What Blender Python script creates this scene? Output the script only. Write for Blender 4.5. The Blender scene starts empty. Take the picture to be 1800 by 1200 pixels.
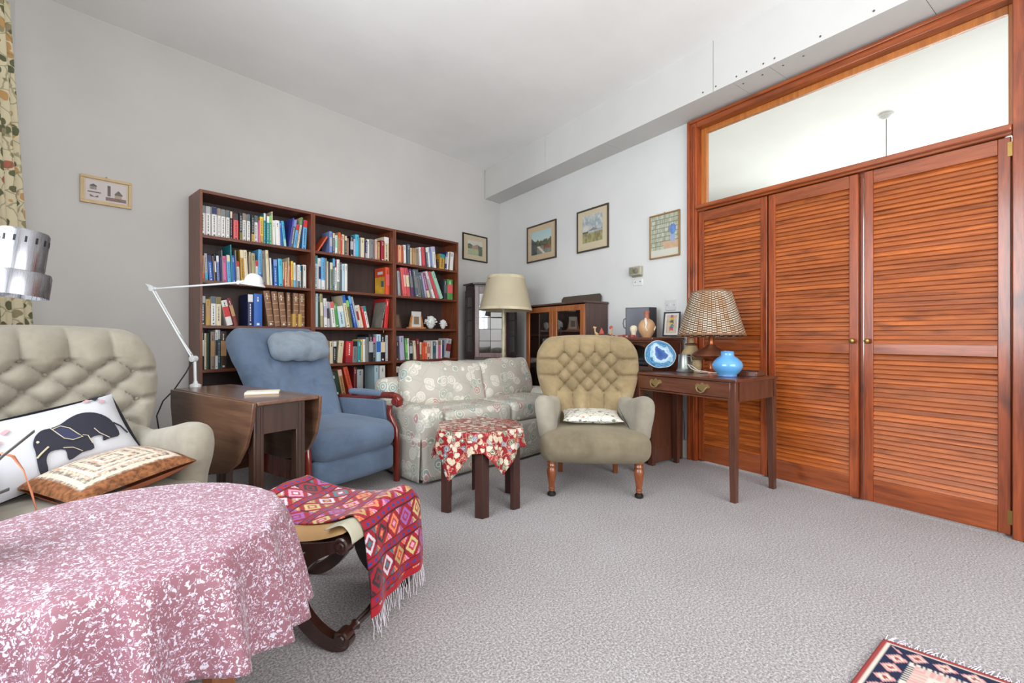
import bpy, bmesh, math, random
from mathutils import Vector, Matrix, noise as mnoise
random.seed(7)
PI = math.pi
R = math.radians
scene = bpy.context.scene
C = scene.collection

# ------------------------------------------------------------------ camera
cam_d = bpy.data.cameras.new('camera'); cam = bpy.data.objects.new('camera', cam_d); C.objects.link(cam)
cam_d.lens = 16.0; cam_d.sensor_width = 36.0; cam_d.sensor_fit = 'HORIZONTAL'
cam_d.shift_y = -9 / 1800; cam_d.clip_start = 0.02
cam.location = (0, 0, 1.0); cam.rotation_euler = (PI / 2, 0, -R(35.088))
scene.camera = cam

# ------------------------------------------------------------------ sky and daylight
world = bpy.data.worlds.new('sky'); scene.world = world; world.use_nodes = True
wn = world.node_tree.nodes; wbg = wn['Background']
wbg.inputs['Color'].default_value = (0.72, 0.84, 1.0, 1); wbg.inputs['Strength'].default_value = 1.6

def area(name, loc, rot, sx, sy, watts, col):
    l = bpy.data.lights.new(name, 'AREA'); l.shape = 'RECTANGLE'; l.size = sx; l.size_y = sy
    l.energy = watts; l.color = col
    o = bpy.data.objects.new(name, l); C.objects.link(o); o.location = loc; o.rotation_euler = rot
    return o
# daylight falling through the windows of this room and of the room beyond the louvred doors
area('daylight_behind', (1.25, -1.98, 1.75), (R(100), 0, 0), 3.2, 2.0, 122, (1.0, 0.965, 0.93))
area('daylight_left', (-1.16, 1.15, 1.7), (R(98), 0, R(-90)), 2.2, 1.8, 98, (0.93, 0.96, 1.0))
area('daylight_far_room', (7.75, 1.2, 1.7), (R(90), 0, R(90)), 3.6, 2.0, 165, (1.0, 0.99, 0.96))

scene.view_settings.view_transform = 'Standard'
scene.view_settings.look = 'None'
scene.view_settings.exposure = 0.26
scene.view_settings.gamma = 1.0
scene.view_settings.use_curve_mapping = False

# ------------------------------------------------------------------ colour and node helpers
def lin(c):
    c = c / 255.0
    return c / 12.92 if c <= 0.04045 else ((c + 0.055) / 1.055) ** 2.4
def rgb(r, g, b): return (lin(r), lin(g), lin(b), 1.0)

class NT:
    def __init__(s, name):
        s.m = bpy.data.materials.new(name); s.m.use_nodes = True
        s.t = s.m.node_tree; s.t.nodes.clear()
        s.out = s.t.nodes.new('ShaderNodeOutputMaterial')
    def n(s, typ, props=None, **ins):
        nd = s.t.nodes.new('ShaderNode' + typ)
        for k, v in (props or {}).items(): setattr(nd, k, v)
        for k, v in ins.items(): s.set(nd, k, v)
        return nd
    def set(s, nd, k, v):
        k = k.replace('_', ' ')
        sock = nd.inputs[int(k[1:])] if (k[0] == 'i' and k[1:].isdigit()) else nd.inputs[k]
        if isinstance(v, bpy.types.NodeSocket): s.t.links.new(v, sock)
        else: sock.default_value = v
    def ramp(s, fac, stops, interp='LINEAR'):
        nd = s.t.nodes.new('ShaderNodeValToRGB'); cr = nd.color_ramp; cr.interpolation = interp
        while len(cr.elements) < len(stops): cr.elements.new(0.5)
        for e, (p, c) in zip(cr.elements, stops): e.position = p; e.color = c
        s.t.links.new(fac, nd.inputs[0]); return nd.outputs[0]
    def math(s, op, a, b=None, c=None):
        nd = s.t.nodes.new('ShaderNodeMath'); nd.operation = op
        for i, v in enumerate((a, b, c)):
            if v is None: continue
            if isinstance(v, bpy.types.NodeSocket): s.t.links.new(v, nd.inputs[i])
            else: nd.inputs[i].default_value = v
        return nd.outputs[0]
    def mix(s, f, a, b, blend='MIX'):
        nd = s.t.nodes.new('ShaderNodeMixRGB'); nd.blend_type = blend
        for i, v in enumerate((f, a, b)):
            if isinstance(v, bpy.types.NodeSocket): s.t.links.new(v, nd.inputs[i])
            else: nd.inputs[i].default_value = v
        return nd.outputs[0]
    def coord(s, kind='Object', scale=(1, 1, 1), rot=(0, 0, 0)):
        tc = s.t.nodes.new('ShaderNodeTexCoord'); mp = s.t.nodes.new('ShaderNodeMapping')
        s.t.links.new(tc.outputs[kind], mp.inputs[0]); mp.inputs['Scale'].default_value = scale
        mp.inputs['Rotation'].default_value = rot
        return mp.outputs[0]
    def noise(s, vec, scale=5, detail=3, rough=0.5, dist=0):
        nd = s.n('TexNoise', Vector=vec, Scale=scale, Detail=detail, Roughness=rough, Distortion=dist)
        return nd.outputs[0]
    def noisec(s, vec, scale=5, detail=3):
        return s.n('TexNoise', Vector=vec, Scale=scale, Detail=detail).outputs[1]
    def vor(s, vec, scale=5, feature='F1', rand=1.0):
        return s.n('TexVoronoi', {'feature': feature}, Vector=vec, Scale=scale, Randomness=rand)
    def bump(s, h, strength=0.3, dist=0.01):
        return s.n('Bump', Height=h, Strength=strength, Distance=dist).outputs[0]
    def bsdf(s, color, rough=0.6, metal=0.0, normal=None, spec=0.5, sheen=0.0, coat=0.0, emit=None, sheen_tint=None, sub=0):
        b = s.n('BsdfPrincipled')
        s.set(b, 'Base Color', color); s.set(b, 'Roughness', rough); s.set(b, 'Metallic', metal)
        s.set(b, 'Specular IOR Level', spec)
        if normal is not None: s.set(b, 'Normal', normal)
        if sheen: s.set(b, 'Sheen Weight', sheen); s.set(b, 'Sheen Roughness', 0.4)
        if sheen_tint is not None: s.set(b, 'Sheen Tint', sheen_tint)
        if coat: s.set(b, 'Coat Weight', coat); s.set(b, 'Coat Roughness', 0.15)
        s.t.links.new(b.outputs[0], s.out.inputs[0]); return b

MATS = {}
def plain(name, c, rough=0.6, metal=0.0, spec=0.5, var=0.0, coat=0.0, bump=0.0, bscale=60):
    if name in MATS: return MATS[name]
    t = NT(name); col = rgb(*c); nrm = None
    v = t.coord('Object')
    if var:
        nz = t.noise(v, 9, 4)
        col = t.ramp(nz, [(0.3, tuple(x * (1 - var) for x in col[:3]) + (1,)), (0.75, tuple(min(1, x * (1 + var)) for x in col[:3]) + (1,))])
    if bump: nrm = t.bump(t.noise(v, bscale, 3), bump, 0.004)
    t.bsdf(col, rough, metal, nrm, spec, coat=coat); MATS[name] = t.m; return t.m

def wood(name, dark, light, axis=0, scale=1.0, rough=0.35, knots=0.0, rand=0.0, coat=0.0, spec=0.5):
    if name in MATS: return MATS[name]
    t = NT(name); sc = [9 * scale] * 3; sc[axis] = 0.7 * scale
    oi = t.n('ObjectInfo')
    tc = t.t.nodes.new('ShaderNodeTexCoord')
    off = t.n('VectorMath', {'operation': 'ADD'}, i0=tc.outputs['Object'])
    cmb = t.n('CombineXYZ', X=t.math('MULTIPLY', oi.outputs['Random'], 7.0), Y=t.math('MULTIPLY', oi.outputs['Random'], 13.0), Z=t.math('MULTIPLY', oi.outputs['Random'], 3.0))
    t.set(off, 'i1', cmb.outputs[0])
    mp = t.n('Mapping', Vector=off.outputs[0]); mp.inputs['Scale'].default_value = sc
    v = mp.outputs[0]
    g = t.noise(v, 3.5, 5, 0.6, 0.6); f = t.noise(v, 16, 3, 0.6)
    k = t.math('ADD', t.math('MULTIPLY', g, 0.75), t.math('MULTIPLY', f, 0.25))
    d, l = rgb(*dark), rgb(*light)
    mid = tuple((a + b) / 2 for a, b in zip(d, l))
    col = t.ramp(k, [(0.28, d), (0.5, mid), (0.72, l)])
    if knots:
        sk = [2.2] * 3; sk[axis] = 1.1
        mk = t.n('Mapping', Vector=off.outputs[0]); mk.inputs['Scale'].default_value = sk
        kn = t.noise(mk.outputs[0], 3.2, 2)
        col = t.mix(t.ramp(kn, [(0.60, (0, 0, 0, 1)), (0.74, (knots, knots, knots, 1))]), col, tuple(x * 0.28 for x in d[:3]) + (1,))
    if rand:
        rr = t.math('ADD', 1 - rand, t.math('MULTIPLY', oi.outputs['Random'], 2 * rand))
        col = t.n('HueSaturation', Color=col, Value=rr).outputs[0]
    t.bsdf(col, rough, 0, t.bump(k, 0.08, 0.003), spec, coat=coat); MATS[name] = t.m; return t.m

def glass_mat(name, tint=(1, 1, 1), glossy=0.07, rough=0.0):
    t = NT(name)
    tr = t.n('BsdfTransparent', Color=tuple(tint) + (1,)); gl = t.n('BsdfGlossy', Color=(1, 1, 1, 1), Roughness=rough)
    lw = t.n('LayerWeight', Blend=0.12)
    f = t.math('MINIMUM', t.math('ADD', t.math('MULTIPLY', lw.outputs['Fresnel'], 0.6), glossy), 1.0)
    mx = t.n('MixShader', i0=f, i1=tr.outputs[0], i2=gl.outputs[0])
    t.t.links.new(mx.outputs[0], t.out.inputs[0]); return t.m

def attr_mat(name, rough=0.85, bump=0.0, bscale=220, sheen=0.0, spec=0.3):
    t = NT(name); a = t.n('Attribute', {'attribute_name': 'col'})
    nrm = t.bump(t.noise(t.coord('Object'), bscale, 2), bump, 0.003) if bump else None
    t.bsdf(a.outputs['Color'], rough, 0, nrm, spec, sheen); return t.m

# ------------------------------------------------------------------ mesh helpers
class M:
    def __init__(s): s.v = []; s.f = []
    def add(s, v, f, mat=None):
        o = len(s.v)
        s.v += [tuple(mat @ Vector(p)) for p in v] if mat is not None else [tuple(p) for p in v]
        s.f += [tuple(i + o for i in q) for q in f]; return s
    def box(s, x0, x1, y0, y1, z0, z1, mat=None):
        v = [(x0, y0, z0), (x1, y0, z0), (x1, y1, z0), (x0, y1, z0), (x0, y0, z1), (x1, y0, z1), (x1, y1, z1), (x0, y1, z1)]
        return s.add(v, [(0, 3, 2, 1), (4, 5, 6, 7), (0, 1, 5, 4), (1, 2, 6, 5), (2, 3, 7, 6), (3, 0, 4, 7)], mat)
    def cbox(s, c, d, mat=None):
        return s.box(c[0] - d[0] / 2, c[0] + d[0] / 2, c[1] - d[1] / 2, c[1] + d[1] / 2, c[2] - d[2] / 2, c[2] + d[2] / 2, mat)
    def prism(s, poly, t0, t1, plane='xz', mat=None):
        # poly in the given plane, extruded along the remaining axis from t0 to t1
        n = len(poly)
        def P(p, t): return {'xz': (p[0], t, p[1]), 'xy': (p[0], p[1], t), 'yz': (t, p[0], p[1])}[plane]
        v = [P(p, t0) for p in poly] + [P(p, t1) for p in poly]
        f = [tuple(range(n)), tuple(range(2 * n - 1, n - 1, -1))] + [(i, i + n, (i + 1) % n + n, (i + 1) % n) for i in range(n)]
        return s.add(v, f, mat)
    def lathe(s, prof, seg=24, c=(0, 0, 0), mat=None, cap=True):
        v = []; f = []
        for r, z in prof:
            for i in range(seg):
                a = 2 * PI * i / seg; v.append((c[0] + r * math.cos(a), c[1] + r * math.sin(a), c[2] + z))
        for k in range(len(prof) - 1):
            for i in range(seg):
                j = (i + 1) % seg; f.append((k * seg + i, k * seg + j, (k + 1) * seg + j, (k + 1) * seg + i))
        if cap:
            f.append(tuple(range(seg - 1, -1, -1))); f.append(tuple((len(prof) - 1) * seg + i for i in range(seg)))
        return s.add(v, f, mat)
    def tube(s, pts, r, seg=8, mat=None, flat=1.0):
        pts = [Vector(p) for p in pts]; n = len(pts); v = []; f = []
        rs = r if isinstance(r, (list, tuple)) else [r] * n
        up = Vector((0, 0, 1))
        t0 = (pts[1] - pts[0]).normalized()
        if abs(t0.dot(up)) > 0.95: up = Vector((1, 0, 0))
        side = t0.cross(up).normalized()
        for i in range(n):
            t = (pts[min(i + 1, n - 1)] - pts[max(i - 1, 0)]).normalized()
            side = (side - t * side.dot(t)).normalized(); b = t.cross(side)
            for k in range(seg):
                a = 2 * PI * k / seg; p = pts[i] + (side * math.cos(a) + b * math.sin(a) * flat) * rs[i]; v.append(tuple(p))
        for i in range(n - 1):
            for k in range(seg):
                j = (k + 1) % seg; f.append((i * seg + k, i * seg + j, (i + 1) * seg + j, (i + 1) * seg + k))
        f.append(tuple(range(seg - 1, -1, -1))); f.append(tuple((n - 1) * seg + k for k in range(seg)))
        return s.add(v, f, mat)
    def grid(s, fn, nu, nv, mat=None, flip=False, wrapu=False):
        v = [fn(i / nu if wrapu else i / (nu - 1), j / (nv - 1)) for j in range(nv) for i in range(nu)]
        f = []
        for j in range(nv - 1):
            for i in range(nu if wrapu else nu - 1):
                i2 = (i + 1) % nu
                q = (j * nu + i, j * nu + i2, (j + 1) * nu + i2, (j + 1) * nu + i); f.append(q[::-1] if flip else q)
        return s.add(v, f, mat)
    def rbox(s, d, r, n=10, puff=(0, 0, 0), c=(0, 0, 0), mat=None, nz=0.0, seed=0):
        # rounded cushion-like block of size d with edge radius r
        hx, hy, hz = d[0] / 2, d[1] / 2, d[2] / 2; r = min(r, hx, hy, hz) * 0.999
        def mp(p):
            q = Vector((max(-hx + r, min(hx - r, p[0])), max(-hy + r, min(hy - r, p[1])), max(-hz + r, min(hz - r, p[2]))))
            e = Vector(p) - q
            if e.length > 1e-9: e = e.normalized() * r
            w = q + e
            a, b, g = w.x / hx, w.y / hy, w.z / hz
            w.x += puff[0] * a * max(0, 1 - b * b) * max(0, 1 - g * g)
            w.y += puff[1] * b * max(0, 1 - a * a) * max(0, 1 - g * g)
            w.z += puff[2] * g * max(0, 1 - a * a) * max(0, 1 - b * b)
            if nz:
                k = mnoise.noise(Vector((w.x * 7 + seed, w.y * 7, w.z * 7))) * nz
                w += Vector((a, b, g)).normalized() * k
            return (w.x + c[0], w.y + c[1], w.z + c[2])
        def ts(h):
            a = [-h, -h + r * 0.12, -h + r * 0.38, -h + r * 0.7, -h + r]; m = [(-h + r) + (2 * h - 2 * r) * i / n for i in range(1, n)]
            return a + m + [-x for x in a[::-1]]
        X, Y, Zs = ts(hx), ts(hy), ts(hz)
        vid = {}; vs = []; fs = []
        def gid(p):
            k = (round(p[0], 6), round(p[1], 6), round(p[2], 6))
            if k not in vid: vid[k] = len(vs); vs.append(mp(p))
            return vid[k]
        for (A, B, fx) in ((X, Y, lambda a, b, t: (a, b, hz * t)), (X, Zs, lambda a, b, t: (a, -hy * t, b)), (Y, Zs, lambda a, b, t: (hx * t, a, b))):
            for t in (1, -1):
                for i in range(len(A) - 1):
                    for j in range(len(B) - 1):
                        q = (gid(fx(A[i], B[j], t)), gid(fx(A[i + 1], B[j], t)), gid(fx(A[i + 1], B[j + 1], t)), gid(fx(A[i], B[j + 1], t)))
                        if len(set(q)) == 4: fs.append(q if t == 1 else q[::-1])
        return s.add(vs, fs, mat)
    def pillow(s, w, h, t, n=22, p=2.6, mat=None, nz=0.004, seed=0, pinch=0.06):
        vt = {}
        def sf(u, v, sg):
            x, y = 2 * u - 1, 2 * v - 1
            b = max(0.0, (1 - abs(x) ** p) * (1 - abs(y) ** p)) ** 0.55
            px = x * (1 - pinch * (1 - y * y) * abs(x)); py = y * (1 - pinch * (1 - x * x) * abs(y))
            k = mnoise.noise(Vector((x * 3 + seed, y * 3, sg))) * nz * (b ** 0.5)
            return (px * w / 2, py * h / 2, sg * t / 2 * b + k)
        s.grid(lambda u, v: sf(u, v, 1), n, n, mat); s.grid(lambda u, v: sf(u, v, -1), n, n, mat, flip=True); return s
def pillow_z(x, y, w, h, t, p=2.6):
    a, b = abs(2 * x / w), abs(2 * y / h)
    return t / 2 * max(0.0, (1 - min(1, a) ** p) * (1 - min(1, b) ** p)) ** 0.55

def mesh_of(name, m, mt, sharp=38, merge=False):
    me = bpy.data.meshes.new(name); me.from_pydata(m.v, [], m.f)
    bm = bmesh.new(); bm.from_mesh(me)
    if merge: bmesh.ops.remove_doubles(bm, verts=bm.verts, dist=1e-5)
    bmesh.ops.recalc_face_normals(bm, faces=bm.faces); bm.to_mesh(me); bm.free()
    me.polygons.foreach_set('use_smooth', [True] * len(me.polygons)); me.set_sharp_from_angle(angle=R(sharp))
    if mt is not None: me.materials.append(mt)
    return me
def obj(name, m, mt=None, parent=None, loc=(0, 0, 0), rot=(0, 0, 0), bev=0.0, sharp=38, merge=False, kind=None):
    me = m if isinstance(m, bpy.types.Mesh) else mesh_of(name, m, mt, sharp, merge)
    o = bpy.data.objects.new(name, me); C.objects.link(o); o.location = loc; o.rotation_euler = rot
    if parent is not None: o.parent = parent
    if bev:
        b = o.modifiers.new('bevel', 'BEVEL'); b.width = bev; b.segments = 2; b.limit_method = 'ANGLE'; b.angle_limit = R(40)
    if kind: o['kind'] = kind
    return o
def tag(o, label, cat, group=None):
    o['label'] = label; o['category'] = cat
    if group: o['group'] = group
    return o
def thing(name, label, cat, loc=(0, 0, 0), rotz=0.0, group=None, rot=None):
    o = bpy.data.objects.new(name, None); C.objects.link(o); o.empty_display_size = 0.05
    o.location = loc; o.rotation_euler = rot if rot else (0, 0, rotz)
    return tag(o, label, cat, group)
def struct(name, m, mt, bev=0.0, **k):
    return obj(name, m, mt, bev=bev, kind='structure', **k)
def paint(o, fn):
    # flat print: colour attribute from a function of the mesh vertex index / position
    me = o.data; a = me.color_attributes.new('col', 'FLOAT_COLOR', 'POINT')
    for i, v in enumerate(me.vertices): a.data[i].color = rgb(*fn(i, v.co))
def fbm(x, y, s=1.0, oct=3, seed=0.0):
    r = 0; a = 0.5
    for k in range(oct):
        r += a * mnoise.noise(Vector((x * s + seed, y * s - seed, seed * 0.37))); s *= 2; a *= 0.5
    return r
def mixc(a, b, t): t = max(0, min(1, t)); return tuple(x + (y - x) * t for x, y in zip(a, b))
def rotm(rx=0, ry=0, rz=0, loc=(0, 0, 0)):
    return Matrix.Translation(loc) @ Matrix.Rotation(rz, 4, 'Z') @ Matrix.Rotation(ry, 4, 'Y') @ Matrix.Rotation(rx, 4, 'X')
# ================================================================== the room
XR, XL, YB, HC = 3.33, -0.88, -1.80, 3.12          # right wall, left wall, wall behind, ceiling height
AL, AR = (XL, 3.99), (XR, 5.02)                     # the book wall runs askew between these corners
TA = math.atan2(AR[1] - AL[1], AR[0] - AL[0]); VA = (math.cos(TA), math.sin(TA))
def onA(s, off=0.0):                                # point s metres from the right corner along the book wall
    return (AR[0] + s * VA[0] + off * VA[1], AR[1] + s * VA[1] - off * VA[0])

def wall_paint(name, c, bump=0.12):
    t = NT(name); v = t.coord('Object')
    nz = t.noise(v, 1.3, 4, 0.55); col = t.ramp(nz, [(0.3, rgb(*[x - 5 for x in c])), (0.7, rgb(*[min(255, x + 4) for x in c]))])
    t.bsdf(col, 0.75, 0, t.bump(t.noise(v, 70, 3), bump, 0.003), 0.25); return t.m
MW_A = wall_paint('grey_wall_paint', (196, 193, 190))
MW_B = wall_paint('white_wall_paint', (216, 216, 215))
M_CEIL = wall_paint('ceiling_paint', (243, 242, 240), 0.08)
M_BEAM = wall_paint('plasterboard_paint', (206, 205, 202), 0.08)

def carpet():
    t = NT('carpet'); v = t.coord('Object')
    a = t.noise(v, 135, 5, 0.85); b = t.noise(v, 2.2, 3, 0.6); f = t.noise(v, 130, 3, 0.6)
    col = t.ramp(a, [(0.36, rgb(86, 81, 80)), (0.5, rgb(156, 150, 151)), (0.62, rgb(216, 212, 214))])
    col = t.mix(0.2, col, t.ramp(b, [(0.35, rgb(138, 130, 124)), (0.7, rgb(166, 162, 164))]))
    h = t.math('ADD', t.math('MULTIPLY', a, 0.6), t.math('MULTIPLY', f, 0.4))
    t.bsdf(col, 0.95, 0, t.bump(h, 0.45, 0.004), 0.1, sheen=0.15); return t.m
struct('floor', M().prism([(XL, YB), (XR + 0.14, YB), (XR + 0.14, AR[1] + .12), (AR[0], AR[1] + .12), (AL[0], AL[1] + .1)], -0.05, 0.0, 'xy'), carpet())
struct('ceiling', M().prism([(XL - .12, YB - .12), (XR, YB - .12), (XR, AR[1] + .1), AL], HC, HC + 0.08, 'xy'), M_CEIL)
nA = (-VA[1] * 0.12, VA[0] * 0.12)
struct('wall_back', M().prism([(AL[0] - .12 * VA[0], AL[1] - .12 * VA[1]), AR, (AR[0] + nA[0], AR[1] + nA[1]), (AL[0] + nA[0] - .12 * VA[0], AL[1] + nA[1] - .12 * VA[1])], 0, HC, 'xy'), MW_A)
OY0, OY1, OZ = 0.30, 2.215, 2.738                   # opening for the louvred doors and the glazing over them
m = M(); m.box(XR, XR + .12, OY1, AR[1], 0, HC); m.box(XR, XR + .12, YB, OY0, 0, HC); m.box(XR, XR + .12, OY0, OY1, OZ, HC)
struct('wall_right', m, MW_B)
m = M(); m.box(XL - .12, XL, YB, 0.05, 0, HC); m.box(XL - .12, XL, 2.25, 4.0, 0, HC); m.box(XL - .12, XL, 0.05, 2.25, 0, 0.8); m.box(XL - .12, XL, 0.05, 2.25, 2.6, HC)
struct('wall_left', m, MW_B)
m = M(); m.box(XL, -0.35, YB - .12, YB, 0, HC); m.box(2.85, XR, YB - .12, YB, 0, HC); m.box(-0.35, 2.85, YB - .12, YB, 0, 0.75); m.box(-0.35, 2.85, YB - .12, YB, 2.75, HC)
struct('wall_behind', m, MW_B)
M_WHITE = plain('white_gloss_paint', (236, 236, 232), 0.35)
M_GLASS = glass_mat('window_glass', (0.98, 0.99, 0.985), 0.03)
def window(name, along, lo, hi, z0, z1, at, cols):
    m = M(); w = 0.05
    def B(a0, a1, zz0, zz1):
        if along == 'x': m.box(a0, a1, at - .03, at + .03, zz0, zz1)
        else: m.box(at - .03, at + .03, a0, a1, zz0, zz1)
    B(lo, hi, z0, z0 + w); B(lo, hi, z1 - w, z1); B(lo, lo + w, z0 + w, z1 - w); B(hi - w, hi, z0 + w, z1 - w)
    for k in range(1, cols): c = lo + (hi - lo) * k / cols; B(c - .025, c + .025, z0 + w, z1 - w)
    o = struct(name, m, M_WHITE)
    for k in range(cols):
        a0 = lo + (hi - lo) * k / cols + .03; a1 = lo + (hi - lo) * (k + 1) / cols - .03; g = M()
        if along == 'x': g.box(a0, a1, at - .004, at + .004, z0 + w, z1 - w)
        else: g.box(at - .004, at + .004, a0, a1, z0 + w, z1 - w)
        obj('pane', g, M_GLASS, o)
    return o
window('window_2', 'y', 0.05, 2.25, 0.8, 2.6, XL - .07, 2)
window('window_3', 'x', -0.35, 2.85, 0.75, 2.75, YB - .07, 3)
# boxed beam of plasterboard sheets under the ceiling
BX, BZ = 3.055, 2.752
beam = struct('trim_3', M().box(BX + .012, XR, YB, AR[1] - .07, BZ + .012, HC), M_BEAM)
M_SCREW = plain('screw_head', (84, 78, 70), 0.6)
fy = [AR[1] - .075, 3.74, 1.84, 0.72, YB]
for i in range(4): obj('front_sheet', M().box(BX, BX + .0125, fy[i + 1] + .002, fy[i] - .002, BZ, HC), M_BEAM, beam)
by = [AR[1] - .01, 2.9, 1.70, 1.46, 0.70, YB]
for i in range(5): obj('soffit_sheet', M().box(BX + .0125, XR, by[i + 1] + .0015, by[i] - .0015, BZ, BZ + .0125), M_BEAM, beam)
sm = mesh_of('screw', M().lathe([(.006, 0), (.006, .002), (.003, .003)], 8), M_SCREW)
for y in (1.92, 1.82, 1.67, 1.60, 1.49, 1.42, 1.16, 0.90): obj('screw', sm, None, beam, (BX, y, BZ + .03), (0, -PI / 2, 0))
for y in (1.66, 1.53, 1.40, 1.28): obj('screw', sm, None, beam, (BX + .07, y, BZ), (PI, 0, 0))
# skirting board on the right wall
struct('baseboard_right', M().box(XR - .014, XR, OY1, AR[1] - .02, 0, 0.13).box(XR - .009, XR, OY1, AR[1] - .02, .13, .142), M_WHITE, bev=.002)

# ------------------------------------------------------------------ pine door case, glazing and louvred doors
M_PINE_V = wood('varnished_pine_upright', (94, 34, 12), (178, 86, 40), 2, 1.0, 0.28, 0.7, 0.05, 0.5)
M_PINE_H = wood('varnished_pine_rail', (100, 40, 16), (174, 90, 44), 1, 1.0, 0.28, 0.5, 0.05, 0.5)
M_PINE_L = wood('varnished_pine_bead', (150, 84, 34), (196, 124, 62), 2, 1.0, 0.3, 0, 0.05, 0.4)
M_SLAT = wood('varnished_pine_slat', (108, 44, 15), (198, 108, 47), 0, 0.9, 0.26, 0.55, 0.17, 0.5)
FX = 3.305
case = struct('trim_1', M().box(FX, 3.46, 2.135, OY1, 0, OZ), M_PINE_V, bev=.004)
obj('moulding', M().box(FX - .014, FX, 2.190, 2.213, 0, OZ), M_PINE_V, case, bev=.005)
obj('moulding', M().box(FX - .008, FX, 2.152, 2.168, 0, OZ - .05), M_PINE_V, case, bev=.004)
obj('right_jamb', M().box(FX, 3.46, OY0, 0.418, 0, OZ), M_PINE_V, case, bev=.004)
obj('moulding', M().box(FX - .014, FX, 0.302, 0.372, 0, OZ), M_PINE_V, case, bev=.006)
obj('head', M().box(FX, 3.46, 0.418, 2.135, 2.672, OZ), M_PINE_H, case, bev=.004)
obj('moulding', M().box(FX - .014, FX, 0.372, 2.19, 2.712, OZ), M_PINE_H, case, bev=.005)
obj('transom_rail', M().box(FX + .005, 3.44, 0.418, 2.135, 1.998, 2.05), M_PINE_H, case, bev=.005)
obj('transom_moulding', M().box(FX - .02, FX + .005, 0.418, 2.135, 2.012, 2.046), M_PINE_H, case, bev=.007)
M_CHROME = plain('chrome', (205, 205, 205), 0.18, 1.0)
obj('door_catch', M().tube([(FX - .012, .352, .76), (FX - .05, .352, .76), (FX - .052, .325, .757)], .006, 8), M_CHROME, case)
win = struct('window_1', M().box(3.37, 3.40, 2.085, 2.135, 2.05, 2.672).box(3.37, 3.40, .418, .440, 2.05, 2.672).box(3.37, 3.40, .44, 2.085, 2.63, 2.672), M_PINE_L, bev=.003)
obj('pane', M().box(3.388, 3.393, .44, 2.085, 2.045, 2.63), M_GLASS, win)
M_BRASS = plain('aged_brass', (152, 124, 70), 0.32, 0.9)
def louvre_door(n, y0, y1, knob=None, hinges=()):
    D0, D1 = 3.326, 3.356; sw = .046
    d = struct('door_%d' % n, M().box(D0, D1, y0, y0 + sw, .012, 1.993).box(D0, D1, y1 - sw, y1, .012, 1.993), M_PINE_V, bev=.003)
    for z0, z1 in ((.012, .145), (.895, .955), (1.915, 1.993)):
        obj('rail', M().box(D0 + .002, D1 - .002, y0 + sw, y1 - sw, z0, z1), M_PINE_H, d, bev=.002)
    L = y1 - y0 - 2 * sw
    sl = mesh_of('slat', M().cbox((0, 0, 0), (L, .0055, .037)), M_SLAT)
    for (za, zb, k, tilt) in ((.148, .893, 27, 27), (.957, 1.913, 35, 22)):
        p = (zb - za) / k
        for i in range(k):
            o = obj('slat', sl, None, d, (3.341, (y0 + y1) / 2, za + p * (i + .5)), (R(-tilt + random.uniform(-2.0, 2.0)), 0, -PI / 2))
    if knob is not None:
        obj('knob', M().lathe([(.007, 0), (.006, .012), (.013, .018), (.0165, .026), (.013, .034), (.004, .037)], 16), M_BRASS, d, (D0, knob, .972), (0, -PI / 2, 0))
    for y, z in hinges: obj('hinge', M().box(D0 - .004, D0 + .002, y - .012, y + .012, z - .035, z + .035), M_BRASS, d)
obj('door_stop', M().box(3.362, 3.40, 1.555, 1.635, 0, 1.965), M_PINE_V, case); obj('door_stop', M().box(3.362, 3.40, 1.043, 1.10, 0, 1.965), M_PINE_V, case)  # added strips behind the door gaps to block far-room light
obj('door_stop', M().box(3.362, 3.40, 2.10, 2.136, 0, 1.965), M_PINE_V, case); obj('door_stop', M().box(3.362, 3.40, .416, .45, 0, 1.965), M_PINE_V, case)
obj('door_stop', M().box(3.362, 3.40, .45, 2.10, 1.965, 1.999), M_PINE_H, case)  # added strip closing the light leak over the doors
louvre_door(1, 1.598, 2.130)
louvre_door(2, 1.060, 1.588, 1.083)
louvre_door(3, 0.425, 1.030, 1.007, ((.424, 1.93), (.424, .10)))

# ------------------------------------------------------------------ the white room beyond the doors
M_FAR = wall_paint('far_room_paint', (240, 240, 236), 0.05)
struct('floor_beyond', M().box(XR + .14, 7.6, -2.5, 5.6, -.05, 0), MATS.get('x') or plain('far_carpet', (176, 170, 164), 0.9))
struct('ceiling_beyond', M().box(XR, 7.72, -2.6, 5.7, 3.12, 3.2), M_FAR)
m = M(); m.box(7.6, 7.72, -2.5, -.6, 0, 3.12); m.box(7.6, 7.72, 3.0, 5.6, 0, 3.12); m.box(7.6, 7.72, -.6, 3.0, 0, .7); m.box(7.6, 7.72, -.6, 3.0, 2.7, 3.12)
struct('wall_far', m, M_FAR)
struct('wall_far_left', M().box(XR + .02, 7.72, 5.6, 5.7, 0, 3.12), M_FAR)
struct('wall_far_right', M().box(XR + .02, 7.72, -2.6, -2.5, 0, 3.12), M_FAR)
m = M(); m.box(XR + .001, XR + .119, AR[1] + .12, 5.6, 0, 3.12); m.box(XR + .001, XR + .119, -2.5, YB - .12, 0, 3.12)
struct('wall_party', m, M_FAR)
window('window_4', 'y', -.6, 3.0, .7, 2.7, 7.67, 3)
t = thing('pendant_light', 'white ceiling pendant hanging in the room behind the glazed transom', 'ceiling light', (5.42, 1.50, 3.12))
obj('ceiling_rose', M().lathe([(.06, 0), (.058, -.02), (.03, -.045), (.006, -.05)], 20), M_WHITE, t)
obj('flex', M().tube([(0, 0, -.04), (0, 0, -.75)], .005, 6), plain('grey_flex', (150, 148, 145), .5), t)
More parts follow.
